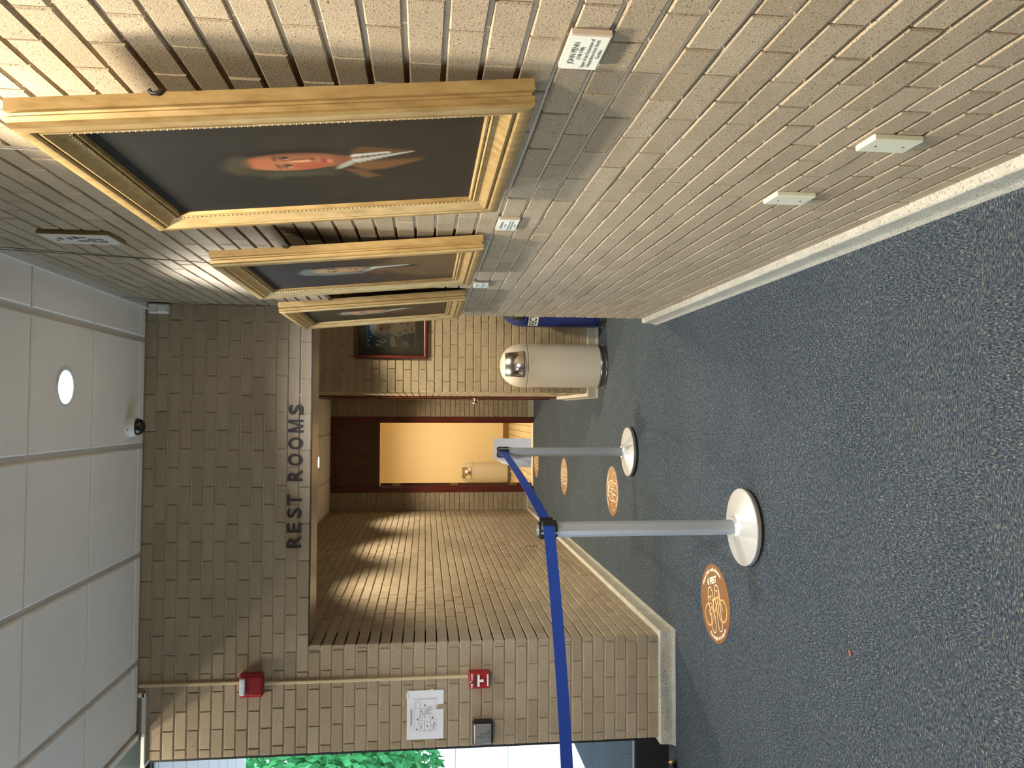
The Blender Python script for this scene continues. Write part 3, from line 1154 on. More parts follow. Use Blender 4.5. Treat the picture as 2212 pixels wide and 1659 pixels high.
def dome_bin(label, loc, bodymat, flapmat, group, turn=0.0):
    R = 0.188
    t = thing('dome_bin', label, 'trash bin', loc, group=group)
    mb = MB()
    mb.lathe([(R - 0.004, 0.058), (R, 0.062), (R, 0.672), (R - 0.004, 0.676)], 48)
    obj('body', mb, bodymat, t, smooth=40)
    mb = MB()
    mb.lathe([(R - 0.006, 0.0), (R - 0.002, 0.004), (R - 0.004, 0.012), (R - 0.008, 0.014), (R - 0.008, 0.044), (R - 0.004, 0.048), (R - 0.003, 0.056), (R - 0.008, 0.058)], 48)
    obj('base_ring', mb, M['ring'], t, smooth=30)
    mb = MB()
    mb.lathe([(R - 0.003, 0.003), (R + 0.003, 0.006), (R - 0.003, 0.010)], 48)
    mb.lathe([(R - 0.003, 0.050), (R + 0.001, 0.053), (R - 0.003, 0.057)], 48)
    obj('chrome_band', mb, M['chrome'], t, smooth=60)
    mb = MB()
    mb.lathe([(R - 0.004, 0.678), (R + 0.001, 0.681), (R + 0.001, 0.700)] + dome_prof(R + 0.001, 0.700, 0.198)[1:], 48)
    dm = obj('dome', mb, bodymat, t, smooth=50)
    obj('flap_rim', flap_mb(R, 0.700, 0.198, 0.708, 0.862, 0.60, 0.004, -math.pi / 2 + turn), M['black_plastic'], dm, smooth=60)
    obj('flap', flap_mb(R, 0.700, 0.198, 0.713, 0.857, 0.56, 0.008, -math.pi / 2 + turn), flapmat, dm, smooth=60)
    return t


dome_bin('beige dome-top trash bin with chrome flap in front of the brick alcove', (0.402, 6.487, 0), M['cream'], M['chrome'], 'dome-top bins')
bb = dome_bin('dark blue dome-top recycling bin half hidden by the portrait wall', (0.922, 6.487, 0), M['blue'], M['black_plastic'], 'dome-top bins', -0.30)
# label wrapped round the blue bin
R = 0.1892
mb = MB()
vs, fs = [], []
A0, A1 = math.pi + 0.27, math.pi + 0.27 + 1.24
n = 24
for i in range(n + 1):
    a = A0 + (A1 - A0) * i / n
    for z in (0.585, 0.668):
        vs.append((R * math.cos(a), R * math.sin(a), z))
for i in range(n):
    fs.append((2 * i, 2 * i + 2, 2 * i + 3, 2 * i + 1))
mb.add(vs, fs)
lab = obj('label_strip', mb, M['white'], bb)
tm = text_mesh('RECYCLE', 0.085, align='LEFT', offset=0.0022)
xs = [v.x for v in tm.vs]
x0, x1 = min(xs), max(xs)
AM = 0.05
tl = mesh_to_mb(tm, lambda p: (0.1898 * math.cos(A0 + AM + (A1 - A0 - 2 * AM) * (p.x - x0) / (x1 - x0)), 0.1898 * math.sin(A0 + AM + (A1 - A0 - 2 * AM) * (p.x - x0) / (x1 - x0)), 0.6265 + p.y))
obj('lettering', tl, plain('dark green ink', (0.01, 0.045, 0.025), 0.7), lab)

dome_bin('beige dome-top bin inside the warm lit rest room', (-1.085, 13.80, -0.002), M['cream'], M['chrome'], 'dome-top bins')

# ------------------------------------------------------------------ stanchions and belts
def stanchion(label, loc, rotz):
    t = thing('stanchion', label, 'stanchion', loc, (0, 0, rotz), group='queue stanchions')
    mb = MB()
    mb.lathe([(0.176, 0.0), (0.178, 0.004), (0.178, 0.012), (0.172, 0.014)], 64)
    obj('underside', mb, M['blackgap'], t, smooth=40)  # black ring stands in for the shadow gap under the rim
    mb = MB()
    mb.lathe([(0.174, 0.013), (0.1815, 0.015), (0.1825, 0.030), (0.178, 0.033)], 64)
    obj('rubber_rim', mb, M['rubber'], t, smooth=30)
    mb = MB()
    mb.lathe([(0.181, 0.032), (0.180, 0.035), (0.150, 0.043), (0.110, 0.053), (0.075, 0.062), (0.058, 0.067), (0.050, 0.072), (0.044, 0.080), (0.0, 0.080)], 64)
    obj('base', mb, M['basew'], t, smooth=25)
    # eight-sided post with rounded flats
    w, c = 0.0315, 0.017
    poly = [(-c, -w), (c, -w), (w, -c), (w, c), (c, w), (-c, w), (-w, c), (-w, -c)]
    mb = MB()
    mb.prism(poly, 0.066, 0.935)
    obj('post', mb, M['alu'], t)
    mb = MB()
    mb.prism([(x * 0.97, y * 0.97) for x, y in poly], 0.935, 1.000)
    hd = obj('head', mb, M['alu'], t)
    mb = MB()
    mb.prism([(x * 1.06, y * 1.06) for x, y in poly], 1.000, 1.008)
    obj('cap', mb, M['black_plastic'], hd)
    mb = MB()
    mb.lathe([(0.026, 1.008), (0.024, 1.013), (0.008, 1.014), (0.006, 1.018), (0.0, 1.018)], 20)
    obj('cap_disc', mb, M['alu_dark'], hd, smooth=40)
    for a in (0, math.pi / 2, math.pi, -math.pi / 2):
        m = Matrix.Rotation(a, 4, 'Z')
        mb = MB()
        mb.box(-0.021, -0.013, -0.039, -0.030, 0.925, 1.000, m)
        mb.box(0.013, 0.021, -0.039, -0.030, 0.925, 1.000, m)
        mb.box(-0.013, 0.013, -0.037, -0.030, 0.925, 0.932, m)
        obj('belt_clip', mb, M['black_plastic'], hd)
    return t


N0 = Vector((-0.540, 3.505, 0))
F0 = Vector((-0.290, 5.566, 0))
stanchion('silver belt stanchion nearest the camera, beside the large floor sticker', N0, math.radians(24))
stanchion('silver belt stanchion farther back with the white paper behind it', F0, math.radians(2))


def belt(name, label, a, b, za, zb, sag, twist=0.0):
    mb = MB()
    a, b = Vector(a), Vector(b)
    d = (b - a).normalized()
    nrm = Vector((-d.y, d.x, 0))
    vs, fs = [], []
    n = 24
    hh = 0.0255
    for i in range(n + 1):
        s = i / n
        p = a.lerp(b, s)
        z = za + (zb - za) * s - sag * 4 * s * (1 - s)
        tw = twist * math.sin(math.pi * s)
        up = Vector((0, 0, 1)) * math.cos(tw) + nrm * math.sin(tw)
        o = nrm * 0.0011
        c = Vector((p.x, p.y, z))
        vs += [c - up * hh - o, c + up * hh - o, c + up * hh + o, c - up * hh + o]
    for i in range(n):
        for k in range(4):
            k2 = (k + 1) % 4
            fs.append((4 * i + k, 4 * i + k2, 4 * i + 4 + k2, 4 * i + 4 + k))
    fs.append((3, 2, 1, 0))
    fs.append(tuple(4 * n + k for k in range(4)))
    mb.add(vs, fs)
    t = tag(obj(name, mb, M['belt'], smooth=40), label, 'belt', 'blue barrier belts')
    return t


pA = F0 + Vector((0.006, -0.050, 0))
pB = N0 + Vector((0.040, 0.032, 0))
b1 = belt('barrier_belt', 'blue belt stretched between the two silver stanchions', pA, pB, 0.966, 0.969, 0.010)
pC = N0 + Vector((0.034, -0.050, 0))
pD = Vector((-2.12, 2.94, 0))
b2 = belt('barrier_belt', 'blue belt running from the near stanchion toward the glass entrance', pC, pD, 0.969, 0.955, 0.022)
for bo, p, ang in ((b1, pA, math.radians(0)), (b1, pB, math.radians(5)), (b2, pC, math.radians(10))):
    mb = MB()
    m = Matrix.Translation((p.x, p.y, 0.967)) @ Matrix.Rotation(ang, 4, 'Z')
    mb.rbox(-0.012, 0.012, -0.005, 0.005, -0.032, 0.032, 0.003, m)
    obj('belt_end', mb, M['black_plastic'], bo)
# curved white paper taped behind the far post
mb = MB()
vs, fs = [], []
nx, nz = 14, 16
for k in range(nz + 1):
    for i in range(nx + 1):
        s, v = i / nx, k / nz
        x = -0.108 + 0.216 * s
        z = 0.745 + 0.28 * v
        cur = 0.06 * (s - 0.5) ** 2 * 4
        fold = 0.0
        if s < 0.35:
            fold = (0.35 - s) * v * v
        vs.append((x + fold * 0.10, 0.046 + cur * (0.35 + 0.65 * (1 - v)) + fold * 0.22, z - fold * 0.16))
for k in range(nz):
    for i in range(nx):
        a = k * (nx + 1) + i
        fs.append((a, a + 1, a + nx + 2, a + nx + 1))
mb.add(vs, fs)
pp = obj('paper_sheet', mb, M['paper'], smooth=60, loc=F0 + Vector((-0.012, 0, 0)))
tag(pp, 'white paper sheet curling behind the far stanchion top', 'paper')

# ------------------------------------------------------------------ floor stickers
def arc_text(s, size, radius, mid, inward, z):
    """letters along a circle; mid angle in radians"""
    tm = text_mesh(s, size, offset=0.0009)
    if inward:   # top arc, reading clockwise
        fn = lambda p: ((radius + p.y) * math.cos(mid - p.x / radius), (radius + p.y) * math.sin(mid - p.x / radius), z)
    else:        # bottom arc, reading counter-clockwise
        fn = lambda p: ((radius - p.y) * math.cos(mid + p.x / radius), (radius - p.y) * math.sin(mid + p.x / radius), z)
    return mesh_to_mb(tm, fn)


def stroke(mb, pts, w, z, closed=False):
    pts = [Vector((x, y)) for x, y in pts]
    n = len(pts)
    vs, fs = [], []
    for i in range(n):
        a = pts[i - 1] if (i > 0 or closed) else pts[i]
        b = pts[(i + 1) % n] if (i < n - 1 or closed) else pts[i]
        d = (b - a).normalized()
        nn = Vector((-d.y, d.x)) * (w / 2)
        vs += [(pts[i].x + nn.x, pts[i].y + nn.y, z), (pts[i].x - nn.x, pts[i].y - nn.y, z)]
    for i in range(n if closed else n - 1):
        j = (i + 1) % n
        fs.append((2 * i, 2 * i + 1, 2 * j + 1, 2 * j))
    mb.add(vs, fs)


def circle(cx, cy, r, n=32):
    return [(cx + r * math.cos(2 * math.pi * i / n), cy + r * math.sin(2 * math.pi * i / n)) for i in range(n)]


def shoe(cx, cy, mirror):
    pts = []
    outline = [(0.0, 0.118), (0.020, 0.112), (0.033, 0.092), (0.038, 0.060), (0.034, 0.028), (0.027, 0.0), (0.026, -0.030), (0.029, -0.065), (0.027, -0.095), (0.015, -0.114), (0.0, -0.118),
               (-0.015, -0.114), (-0.026, -0.095), (-0.027, -0.065), (-0.022, -0.030), (-0.022, 0.0), (-0.030, 0.035), (-0.034, 0.065), (-0.028, 0.095), (-0.015, 0.113)]
    return [(cx + mirror * x, cy + y) for x, y in outline]


def sticker(label, loc, rz):
    mb = MB()
    mb.lathe([(0.2025, 0.0), (0.2025, 0.0015)], 72)
    o = obj('floor_sticker', mb, M['sticker'], loc=loc, rot=(0, 0, rz))
    tag(o, label, 'sticker', 'round distance stickers on the carpet')
    z1, z2 = 0.0019, 0.0023
    bk = MB()
    stroke(bk, circle(-0.098, -0.048, 0.055), 0.011, z1, True)
    stroke(bk, circle(0.098, -0.048, 0.055), 0.011, z1, True)
    for a, b in [((-0.098, -0.048), (-0.02, -0.052)), ((-0.098, -0.048), (-0.050, 0.018)), ((-0.02, -0.052), (-0.056, 0.034)), ((-0.02, -0.052), (0.062, 0.020)), ((-0.050, 0.014), (0.066, 0.028)), ((0.098, -0.048), (0.060, 0.055)), ((-0.080, 0.040), (-0.035, 0.040)), ((0.060, 0.055), (0.030, 0.062)), ((0.060, 0.055), (0.085, 0.050)), ((-0.02, -0.052), (-0.008, -0.078))]:
        stroke(bk, [a, b], 0.012, z1)
    obj('bicycle_print', bk, M['tan'], o)
    for sx in (-1, 1):
        sh = MB()
        stroke(sh, shoe(sx * 0.045, -0.028, sx), 0.0055, z2, True)
        obj('shoe_outline', sh, M['pale'], o)
    t6 = mesh_to_mb(text_mesh('6 FEET', 0.046, offset=0.0022), lambda p: (p.x, p.y + 0.116, z2))
    obj('lettering', t6, M['pale'], o)
    obj('lettering', arc_text('Please keep a safe distance.', 0.027, 0.174, math.pi / 2, True, z2), M['pale'], o)
    obj('lettering', arc_text('The length of a bicycle', 0.026, 0.176, -math.pi / 2, False, z2), M['pale'], o)
    return o


sticker('round brown six feet sticker left of the near stanchion', (-1.005, 3.93, 0), math.radians(-71))
sticker('round brown sticker on the carpet just beyond the far stanchion', (-0.641, 6.16, 0), math.radians(-3))
sticker('round brown sticker in the middle of the corridor carpet', (-0.705, 8.35, 0), 0)
sticker('round brown sticker at the rest room threshold', (-0.695, 10.46, 0), 0)

# reddish scrap and the ribbed tube end by the glass
mb = MB()
mb.rbox(-0.011, 0.011, -0.005, 0.005, 0.0, 0.006, 0.0015)
tag(obj('scrap', mb, M['clay'], loc=(-0.8625, 2.629, 0), rot=(0, 0, 0.3)), 'tiny reddish scrap lying on the open carpet', 'scrap')
t = thing('tube_end', 'short dark ribbed tube end lying by the black door rail', 'tube', (-2.118, 4.585, 0.024), (0, 0, math.radians(-145)))
prof = [(0.0, 0.0), (0.019, 0.0), (0.022, 0.004)]
for k in range(9):
    z = 0.01 + k * 0.028
    prof += [(0.022, z), (0.022, z + 0.016), (0.017, z + 0.019), (0.017, z + 0.025)]
prof += [(0.020, 0.27), (0.0, 0.27)]
mb = MB()
mb.lathe(prof, 18, Matrix.Rotation(math.pi / 2, 4, 'Y'))
obj('ribbed_sleeve', mb, M['black_plastic'], t, smooth=30)
mb = MB()
mb.lathe([(0.0, -0.001), (0.0235, -0.001), (0.0238, 0.012), (0.022, 0.013)], 18, Matrix.Rotation(math.pi / 2, 4, 'Y'))
obj('brass_tip', mb, M['brass'], t, smooth=30)

# ------------------------------------------------------------------ portraits


def painted(w, h, nx, ny, fn, matr):
    """grid in local yz plane: local x = horizontal 0..w, local z = 0..h, facing local -y"""
    vs, fs, cols = [], [], []
    for j in range(ny + 1):
        for i in range(nx + 1):
            s, t = i / nx, j / ny
            vs.append((s * w, 0, t * h))
            cols.append(fn(s, t))
    for j in range(ny):
        for i in range(nx):
            a = j * (nx + 1) + i
            fs.append((a, a + 1, a + nx + 2, a + nx + 1))
    me = bpy.data.meshes.new('canvas')
    me.from_pydata(vs, [], fs)
    ca = me.color_attributes.new('paint', 'FLOAT_COLOR', 'POINT')
    flat = []
    for c in cols:
        flat += [c[0], c[1], c[2], 1.0]
    ca.data.foreach_set('color', flat)
    me.update()
    me.materials.append(matr)
    return me


def sm(e0, e1, x):
    t = min(1.0, max(0.0, (x - e0) / (e1 - e0)))
    return t * t * (3 - 2 * t)


def mix3(a, b, f):
    return tuple(x + (y - x) * f for x, y in zip(a, b))


def ell(s, t, cx, cy, rx, ry, soft=0.25, rot=0.0):
    dx, dy = s - cx, (t - cy)
    lim = max(rx, ry) * (1 + soft)
    if abs(dx) > lim or abs(dy) > lim:
        return 0.0
    if rot:
        c, n_ = math.cos(rot), math.sin(rot)
        dx, dy = dx * c + dy * n_, -dx * n_ + dy * c
    d = math.sqrt((dx / rx) ** 2 + (dy / ry) ** 2)
    return 1 - sm(1 - soft, 1 + soft, d)


def poly_in(s, t, poly):
    ins = False
    n = len(poly)
    j = n - 1
    for i in range(n):
        xi, yi = poly[i]
        xj, yj = poly[j]
        if (yi > t) != (yj > t) and s < (xj - xi) * (t - yi) / (yj - yi) + xi:
            ins = not ins
        j = i
    return 1.0 if ins else 0.0


def soft_poly(s, t, poly, e=0.008):
    return sum(poly_in(s + a, t + b, poly) for a, b in ((0, 0), (e, 0), (-e, 0), (0, e), (0, -e))) / 5.0


def portrait_fn(cx, cy, bgtop, bgbot, hair, skin, blush, coat, frill, seed):
    rr = random.Random(seed)
    curls = [(cx - 0.135 + rr.uniform(-.02, .02), cy - 0.10 + 0.035 * k, 0.032) for k in range(6)]
    coatp = [(cx - 0.07, cy - 0.165), (cx - 0.13, cy - 0.21), (cx - 0.12, cy - 0.27), (cx - 0.04, cy - 0.37), (cx + 0.05, cy - 0.42), (cx + 0.03, cy - 0.20)]
    collar = [(cx - 0.10, cy - 0.14), (cx - 0.23, cy - 0.20), (cx - 0.21, cy - 0.245), (cx - 0.11, cy - 0.19)]
    lapn = [(cx + 0.08, cy - 0.17), (cx + 0.14, cy - 0.205), (cx + 0.07, cy - 0.36), (cx + 0.05, cy - 0.30)]

    def fn(s, t):
        n = math.sin(s * 37 + t * 11) * math.sin(t * 29 - s * 13) * 0.06
        c = mix3(srgb(*bgbot), srgb(*bgtop), sm(0.1, 0.85, t + 0.15 * (0.5 - s)))
        c = tuple(v * (1 + n) for v in c)
        # body mass
        body = max(ell(s, t, cx + 0.02, -0.05, 0.46, 0.42, 0.12), 0)
        c = mix3(c, srgb(*coat), body * 0.55)
        # hair
        c = mix3(c, srgb(*hair), 0.75 * ell(s, t, cx - 0.03, cy + 0.02, 0.128, 0.175, 0.22))
        c = mix3(c, srgb(30, 24, 18), 0.8 * ell(s, t, cx + 0.115, cy + 0.02, 0.03, 0.14, 0.5))
        for x, y, r in curls:
            c = mix3(c, srgb(*[min(255, v * 1.15) for v in hair]), 0.5 * ell(s, t, x, y, r, r * .8, 0.5))
        # neck, face
        c = mix3(c, tuple(v * 0.6 for v in srgb(*skin)), ell(s, t, cx - 0.01, cy - 0.14, 0.06, 0.07, 0.3))
        f = ell(s, t, cx + 0.008, cy - 0.005, 0.094, 0.145, 0.12, 0.06)
        face = mix3(srgb(*skin), tuple(v * 0.45 for v in srgb(*skin)), sm(0.02, 0.10, s - cx))
        face = mix3(face, tuple(v * 0.6 for v in srgb(*skin)), sm(0.07, 0.15, cy - t))
        c = mix3(c, face, f)
        c = mix3(c, srgb(*blush), 0.75 * f * ell(s, t, cx - 0.045, cy - 0.045, 0.040, 0.050, 0.6))
        c = mix3(c, srgb(*blush), 0.35 * f * ell(s, t, cx + 0.015, cy + 0.095, 0.06, 0.035, 0.6))
        # hair over the forehead
        c = mix3(c, srgb(*hair), 0.8 * ell(s, t, cx - 0.01, cy + 0.150, 0.105, 0.035, 0.4, -0.1))
        for ex in (-0.036, 0.052):
            c = mix3(c, srgb(70, 50, 38), 0.7 * ell(s, t, cx + ex, cy + 0.020, 0.026, 0.014, 0.4))
            c = mix3(c, srgb(24, 18, 16), 0.9 * ell(s, t, cx + ex + 0.004, cy + 0.012, 0.011, 0.010, 0.35))
            c = mix3(c, srgb(200, 180, 150), 0.6 * ell(s, t, cx + ex - 0.012, cy + 0.011, 0.006, 0.006, 0.5))
            c = mix3(c, srgb(60, 42, 30), 0.7 * ell(s, t, cx + ex, cy + 0.043, 0.032, 0.007, 0.4, 0.1 if ex < 0 else -0.1))
        # nose with shaded side, mouth, chin
        c = mix3(c, srgb(80, 48, 34), 0.65 * ell(s, t, cx + 0.034, cy - 0.022, 0.010, 0.045, 0.5, 0.12))
        c = mix3(c, srgb(225, 170, 135), 0.5 * ell(s, t, cx + 0.012, cy - 0.030, 0.009, 0.035, 0.5))
        c = mix3(c, srgb(84, 40, 30), 0.7 * ell(s, t, cx + 0.026, cy - 0.062, 0.020, 0.007, 0.5))
        c = mix3(c, srgb(120, 44, 36), 0.8 * ell(s, t, cx + 0.010, cy - 0.092, 0.030, 0.008, 0.4))
        c = mix3(c, srgb(205, 120, 95), 0.5 * ell(s, t, cx + 0.0, cy - 0.108, 0.020, 0.008, 0.4))
        # coat collar and lapels
        c = mix3(c, srgb(98, 70, 42), 0.85 * soft_poly(s, t, collar))
        c = mix3(c, mix3(srgb(104, 74, 44), srgb(52, 40, 27), sm(-.02, .04, s - (cx - 0.03))), 0.9 * soft_poly(s, t, coatp))
        c = mix3(c, srgb(92, 66, 36), 0.8 * soft_poly(s, t, lapn))
        # cravat and ruffle
        c = mix3(c, srgb(150, 152, 140), 0.9 * ell(s, t, cx - 0.045, cy - 0.155, 0.058, 0.014, 0.4, -0.55))
        if frill:
            for k in range(11):
                yk = cy - 0.185 - 0.016 * k
                w = 0.045 * (1 - k / 13.0)
                xk = cx + 0.012 + 0.0055 * k
                c = mix3(c, srgb(172, 172, 160), 0.85 * ell(s, t, xk - w * 0.5, yk, w * 0.55, 0.0095, 0.4, 0.35))
                if k < 7:
                    c = mix3(c, srgb(182, 180, 166), 0.85 * ell(s, t, xk + w * 0.75, yk + 0.004, w * 0.42, 0.0095, 0.4, -0.3))
        else:
            wdg = [(cx - 0.02, cy - 0.16), (cx + 0.05, cy - 0.17), (cx + 0.055, cy - 0.36), (cx + 0.035, cy - 0.36)]
            c = mix3(c, srgb(176, 180, 166), 0.85 * soft_poly(s, t, wdg))
        return c
    return fn


FRAME_PROF = [(0.0, 0.0), (0.0, 0.022), (0.005, 0.025), (0.006, 0.029), (0.001, 0.033), (0.003, 0.042), (0.001, 0.047), (0.006, 0.052), (0.016, 0.054), (0.027, 0.053), (0.031, 0.050),
              (0.0325, 0.043), (0.0355, 0.043), (0.037, 0.050), (0.041, 0.051), (0.046, 0.047), (0.053, 0.040), (0.061, 0.035), (0.069, 0.034), (0.072, 0.038), (0.075, 0.037),
              (0.0762, 0.030), (0.0782, 0.030), (0.080, 0.036), (0.083, 0.036), (0.086, 0.028), (0.086, 0.018)]


def framed_portrait(label, y_near, y_far, fn, seed):
    W = y_far - y_near
    H = 0.924
    # origin: bottom far corner on the wall, local x runs toward the camera, local y into the wall, local z up
    tilt = math.atan2(0.0835, 0.915)
    t = thing('framed_portrait', label, 'painting', (XW - 0.008, y_far, 1.334), (0, 0, 0), group='gold-framed portraits')
    base = Matrix(((0, 1, 0), (-1, 0, 0), (0, 0, 1)))        # columns: local x -> -Y, local y -> +X, z -> z
    t.rotation_euler = (base @ Matrix.Rotation(tilt, 3, 'X')).to_euler()
    corners = [(0, 0, 1, 1), (W, 0, -1, 1), (W, H, -1, -1), (0, H, 1, -1)]
    for a in range(4):
        c0, c1 = corners[a], corners[(a + 1) % 4]
        vs, fs = [], []
        k = len(FRAME_PROF)
        for (x, z, sx, sz) in (c0, c1):
            for d, hgt in FRAME_PROF:
                vs.append((x + sx * d, -hgt, z + sz * d))
        for i in range(k - 1):
            fs.append((i, i + k, i + k + 1, i + 1))
        fs.append((k - 1, 2 * k - 1, k, 0))
        mb = MB()
        mb.add(vs, fs)
        rail = obj('frame_rail', mb, M['gold'], t, smooth=28)
    # small repeating beads on the inner lip
    bd = MB()
    def beads(p0, p1):
        L = (Vector(p1) - Vector(p0)).length
        cnt = int(L / 0.011)
        for i in range(cnt):
            q = Vector(p0).lerp(Vector(p1), (i + 0.5) / cnt)
            bd.add([(q.x - .0035, -0.0365, q.z), (q.x, -0.0365, q.z - .0035), (q.x + .0035, -0.0365, q.z), (q.x, -0.0365, q.z + .0035), (q.x, -0.0405, q.z)], [(0, 1, 4), (1, 2, 4), (2, 3, 4), (3, 0, 4)])
    e = 0.0735
    beads((e, 0, e), (W - e, 0, e))
    beads((e, 0, e), (e, 0, H - e))
    beads((W - e, 0, e), (W - e, 0, H - e))
    beads((e, 0, H - e), (W - e, 0, H - e))
    b = obj('bead_row', bd, M['gold'], t)
    b['kind'] = 'stuff'
    m = 0.083
    cv = painted(W - 2 * m, H - 2 * m, 132, 176, fn, M['paint'])
    obj('canvas', cv, None, t, loc=(m, -0.0265, m))
    mb = MB()
    mb.box(0.012, W - 0.012, -0.016, -0.004, 0.012, H - 0.012)
    obj('backing_board', mb, M['signedge'], t)
    for x in (-0.004, W + 0.004):
        mb = MB()
        mb.tube([(x, 0.002, 0.660), (x, -0.004, 0.668), (x, -0.003, 0.678), (x, 0.003, 0.682)], 0.004, 8)
        obj('hanger', mb, M['black_plastic'], t, smooth=60)
    return t


p1f = portrait_fn(0.588, 0.545, (30, 30, 27), (52, 45, 34), (56, 53, 40), (146, 95, 66), (142, 66, 50), (46, 38, 27), True, 3)
framed_portrait('large gold-framed portrait nearest the camera, man with white ruffle', 1.380, 2.138, p1f, 1)
p2f = portrait_fn(0.56, 0.60, (36, 32, 30), (76, 57, 37), (96, 100, 92), (156, 126, 88), (156, 114, 82), (110, 88, 58), False, 5)
framed_portrait('gold-framed portrait in the middle of the three, brown background', 2.635, 3.395, p2f, 2)
p3f = portrait_fn(0.52, 0.58, (54, 46, 30), (78, 60, 36), (128, 120, 100), (176, 132, 96), (176, 118, 88), (84, 68, 42), True, 8)
framed_portrait('gold-framed portrait farthest from the camera beside the alcove', 3.840, 4.610, p3f, 3)

# hanging wires from the picture rail
def wires(label, pts):
    mb = MB()
    for a, b in pts:
        mb.tube([a, b], 0.0013, 6)
    tag(obj('hanging_wire', mb, M['wire']), label, 'wire', 'picture hanging wires')


wires('thin dark wires from the rail to the middle portrait', [((XW - 0.024, 2.985, 3.125), (XW - 0.062, 3.035, 2.252)), ((XW - 0.024, 3.035, 3.125), (XW - 0.058, 3.045, 2.252))])
wires('thin dark wires from the rail to the farthest portrait', [((XW - 0.024, 4.235, 3.125), (XW - 0.062, 4.33, 2.252)), ((XW - 0.024, 4.36, 3.125), (XW - 0.058, 4.345, 2.252))])
wires('thin dark wires from the rail to the nearest portrait', [((XW - 0.024, 1.72, 3.125), (XW - 0.062, 1.76, 2.252)), ((XW - 0.024, 1.80, 3.125), (XW - 0.058, 1.77, 2.252))])

# ------------------------------------------------------------------ plaques, plates and sign on the right wall
RROT = Matrix(((0, 1, 0), (-1, 0, 0), (0, 0, 1))).to_euler()      # local x -> -Y, local y -> into the wall


def plaque(label, y0, y1, z0, z1, lines, thick=0.011):
    W, H = y1 - y0, z1 - z0
    t = thing('name_plaque', label, 'plaque', (XW, y1, z0), RROT, group='plaques under the portraits')
    mb = MB()
    mb.rbox(0, W, -thick, 0.0, 0, H, 0.0012)
    obj('holder', mb, M['cardedge'], t)
    mb = MB()
    mb.box(0.004, W - 0.004, -thick - 0.0008, -thick, 0.003, H - 0.003)
    cd = obj('card', mb, M['card'], t)
    zc = H
    for txt, size, drop in lines:
        zc = H - drop
        if txt.startswith('#'):
            w = float(txt[1:]) * W
            mb = MB()
            mb.box(W / 2 - w / 2, W / 2 + w / 2, -thick - 0.0013, -thick - 0.0008, zc - size * .28, zc + size * .28)
            obj('printed_line', mb, M['inkgrey'], cd)
        else:
            tm = text_mesh(txt, size, offset=0.0001)
            mb = mesh_to_mb(tm, lambda p: (W / 2 + p.x, -thick - 0.0013, zc + p.y))
            obj('lettering', mb, M['ink'], cd)
    return t


plaque('white name card JOHN PENN beneath the nearest portrait', 1.203, 1.329, 1.229, 1.298,
       [('JOHN PENN', 0.0145, 0.0155), ('(1740-1788)', 0.0095, 0.0275), ('Signer of the Declaration of', 0.0092, 0.039), ('Independence from North', 0.0092, 0.049), ('Carolina', 0.0092, 0.059)])
plaque('white name card left of the nearest portrait, under the middle one', 2.41, 2.555, 1.231, 1.300,
       [('#.62', 0.012, 0.0145), ('#.3', 0.007, 0.027), ('#.8', 0.008, 0.039), ('#.78', 0.008, 0.048), ('#.25', 0.008, 0.058)])
plaque('white name card under the farthest portrait', 3.613, 3.755, 1.231, 1.300,
       [('#.62', 0.012, 0.0145), ('#.3', 0.007, 0.027), ('#.8', 0.008, 0.039), ('#.78', 0.008, 0.048), ('#.25', 0.008, 0.058)])


def wall_plate(label, y0, y1, z0, z1):
    W, H = y1 - y0, z1 - z0
    t = thing('wall_plate', label, 'wall plate', (XW, y1, z0), RROT, group='blank plates low on the brick wall')
    mb = MB()
    mb.rbox(0, W, -0.013, 0.002, 0, H, 0.003)
    obj('plate', mb, M['plate'], t, smooth=30)
    for zz in (0.22, 0.78):
        mb = MB()
        mb.lathe([(0.0035, 0), (0.003, 0.0012), (0, 0.0014)], 12, Matrix.Translation((W / 2, -0.013, H * zz)) @ Matrix.Rotation(math.pi / 2, 4, 'X'))
        obj('screw', mb, M['chrome'], t, smooth=40)


wall_plate('blank cream wall plate low on the brick, nearest the camera', 1.588, 1.668, 0.414, 0.534)
wall_plate('blank cream wall plate low on the brick, farther one', 2.038, 2.128, 0.430, 0.549)

t = thing('wall_sign', 'small cream sign board high on the brick above the middle portrait', 'sign', (XW, 2.945, 2.632), RROT)
W, H = 0.16, 0.240
mb = MB()
mb.rbox(0, W, -0.015, 0.0, 0, H, 0.0015)
obj('board', mb, M['signedge'], t)
mb = MB()
mb.box(0.004, W - 0.003, -0.0158, -0.015, 0.004, H - 0.003)
fc = obj('face', mb, M['sign'], t)
mb = MB()
for u0, u1, z0, z1 in [(.055, .07, .205, .215), (.075, .105, .183, .196), (.08, .11, .150, .163), (.09, .125, .125, .141), (.050, .066, .107, .141), (.108, .120, .095, .125), (.060, .072, .078, .105), (.085, .098, .078, .098), (.040, .050, .072, .098), (.085, .098, .045, .075), (.060, .070, .040, .068), (.040, .050, .045, .072)]:
    mb.box(u0, u1, -0.0164, -0.0158, z0, z1)
obj('printed_marks', mb, M['ink'], fc)
for u_, z_ in [(.015, .225), (.145, .225), (.015, .015), (.145, .015)]:
    mb = MB()
    mb.lathe([(0.003, 0), (0.0025, 0.001), (0, 0.0012)], 10, Matrix.Translation((u_, -0.0158, z_)) @ Matrix.Rotation(math.pi / 2, 4, 'X'))
    obj('screw', mb, M['alu_dark'], fc)

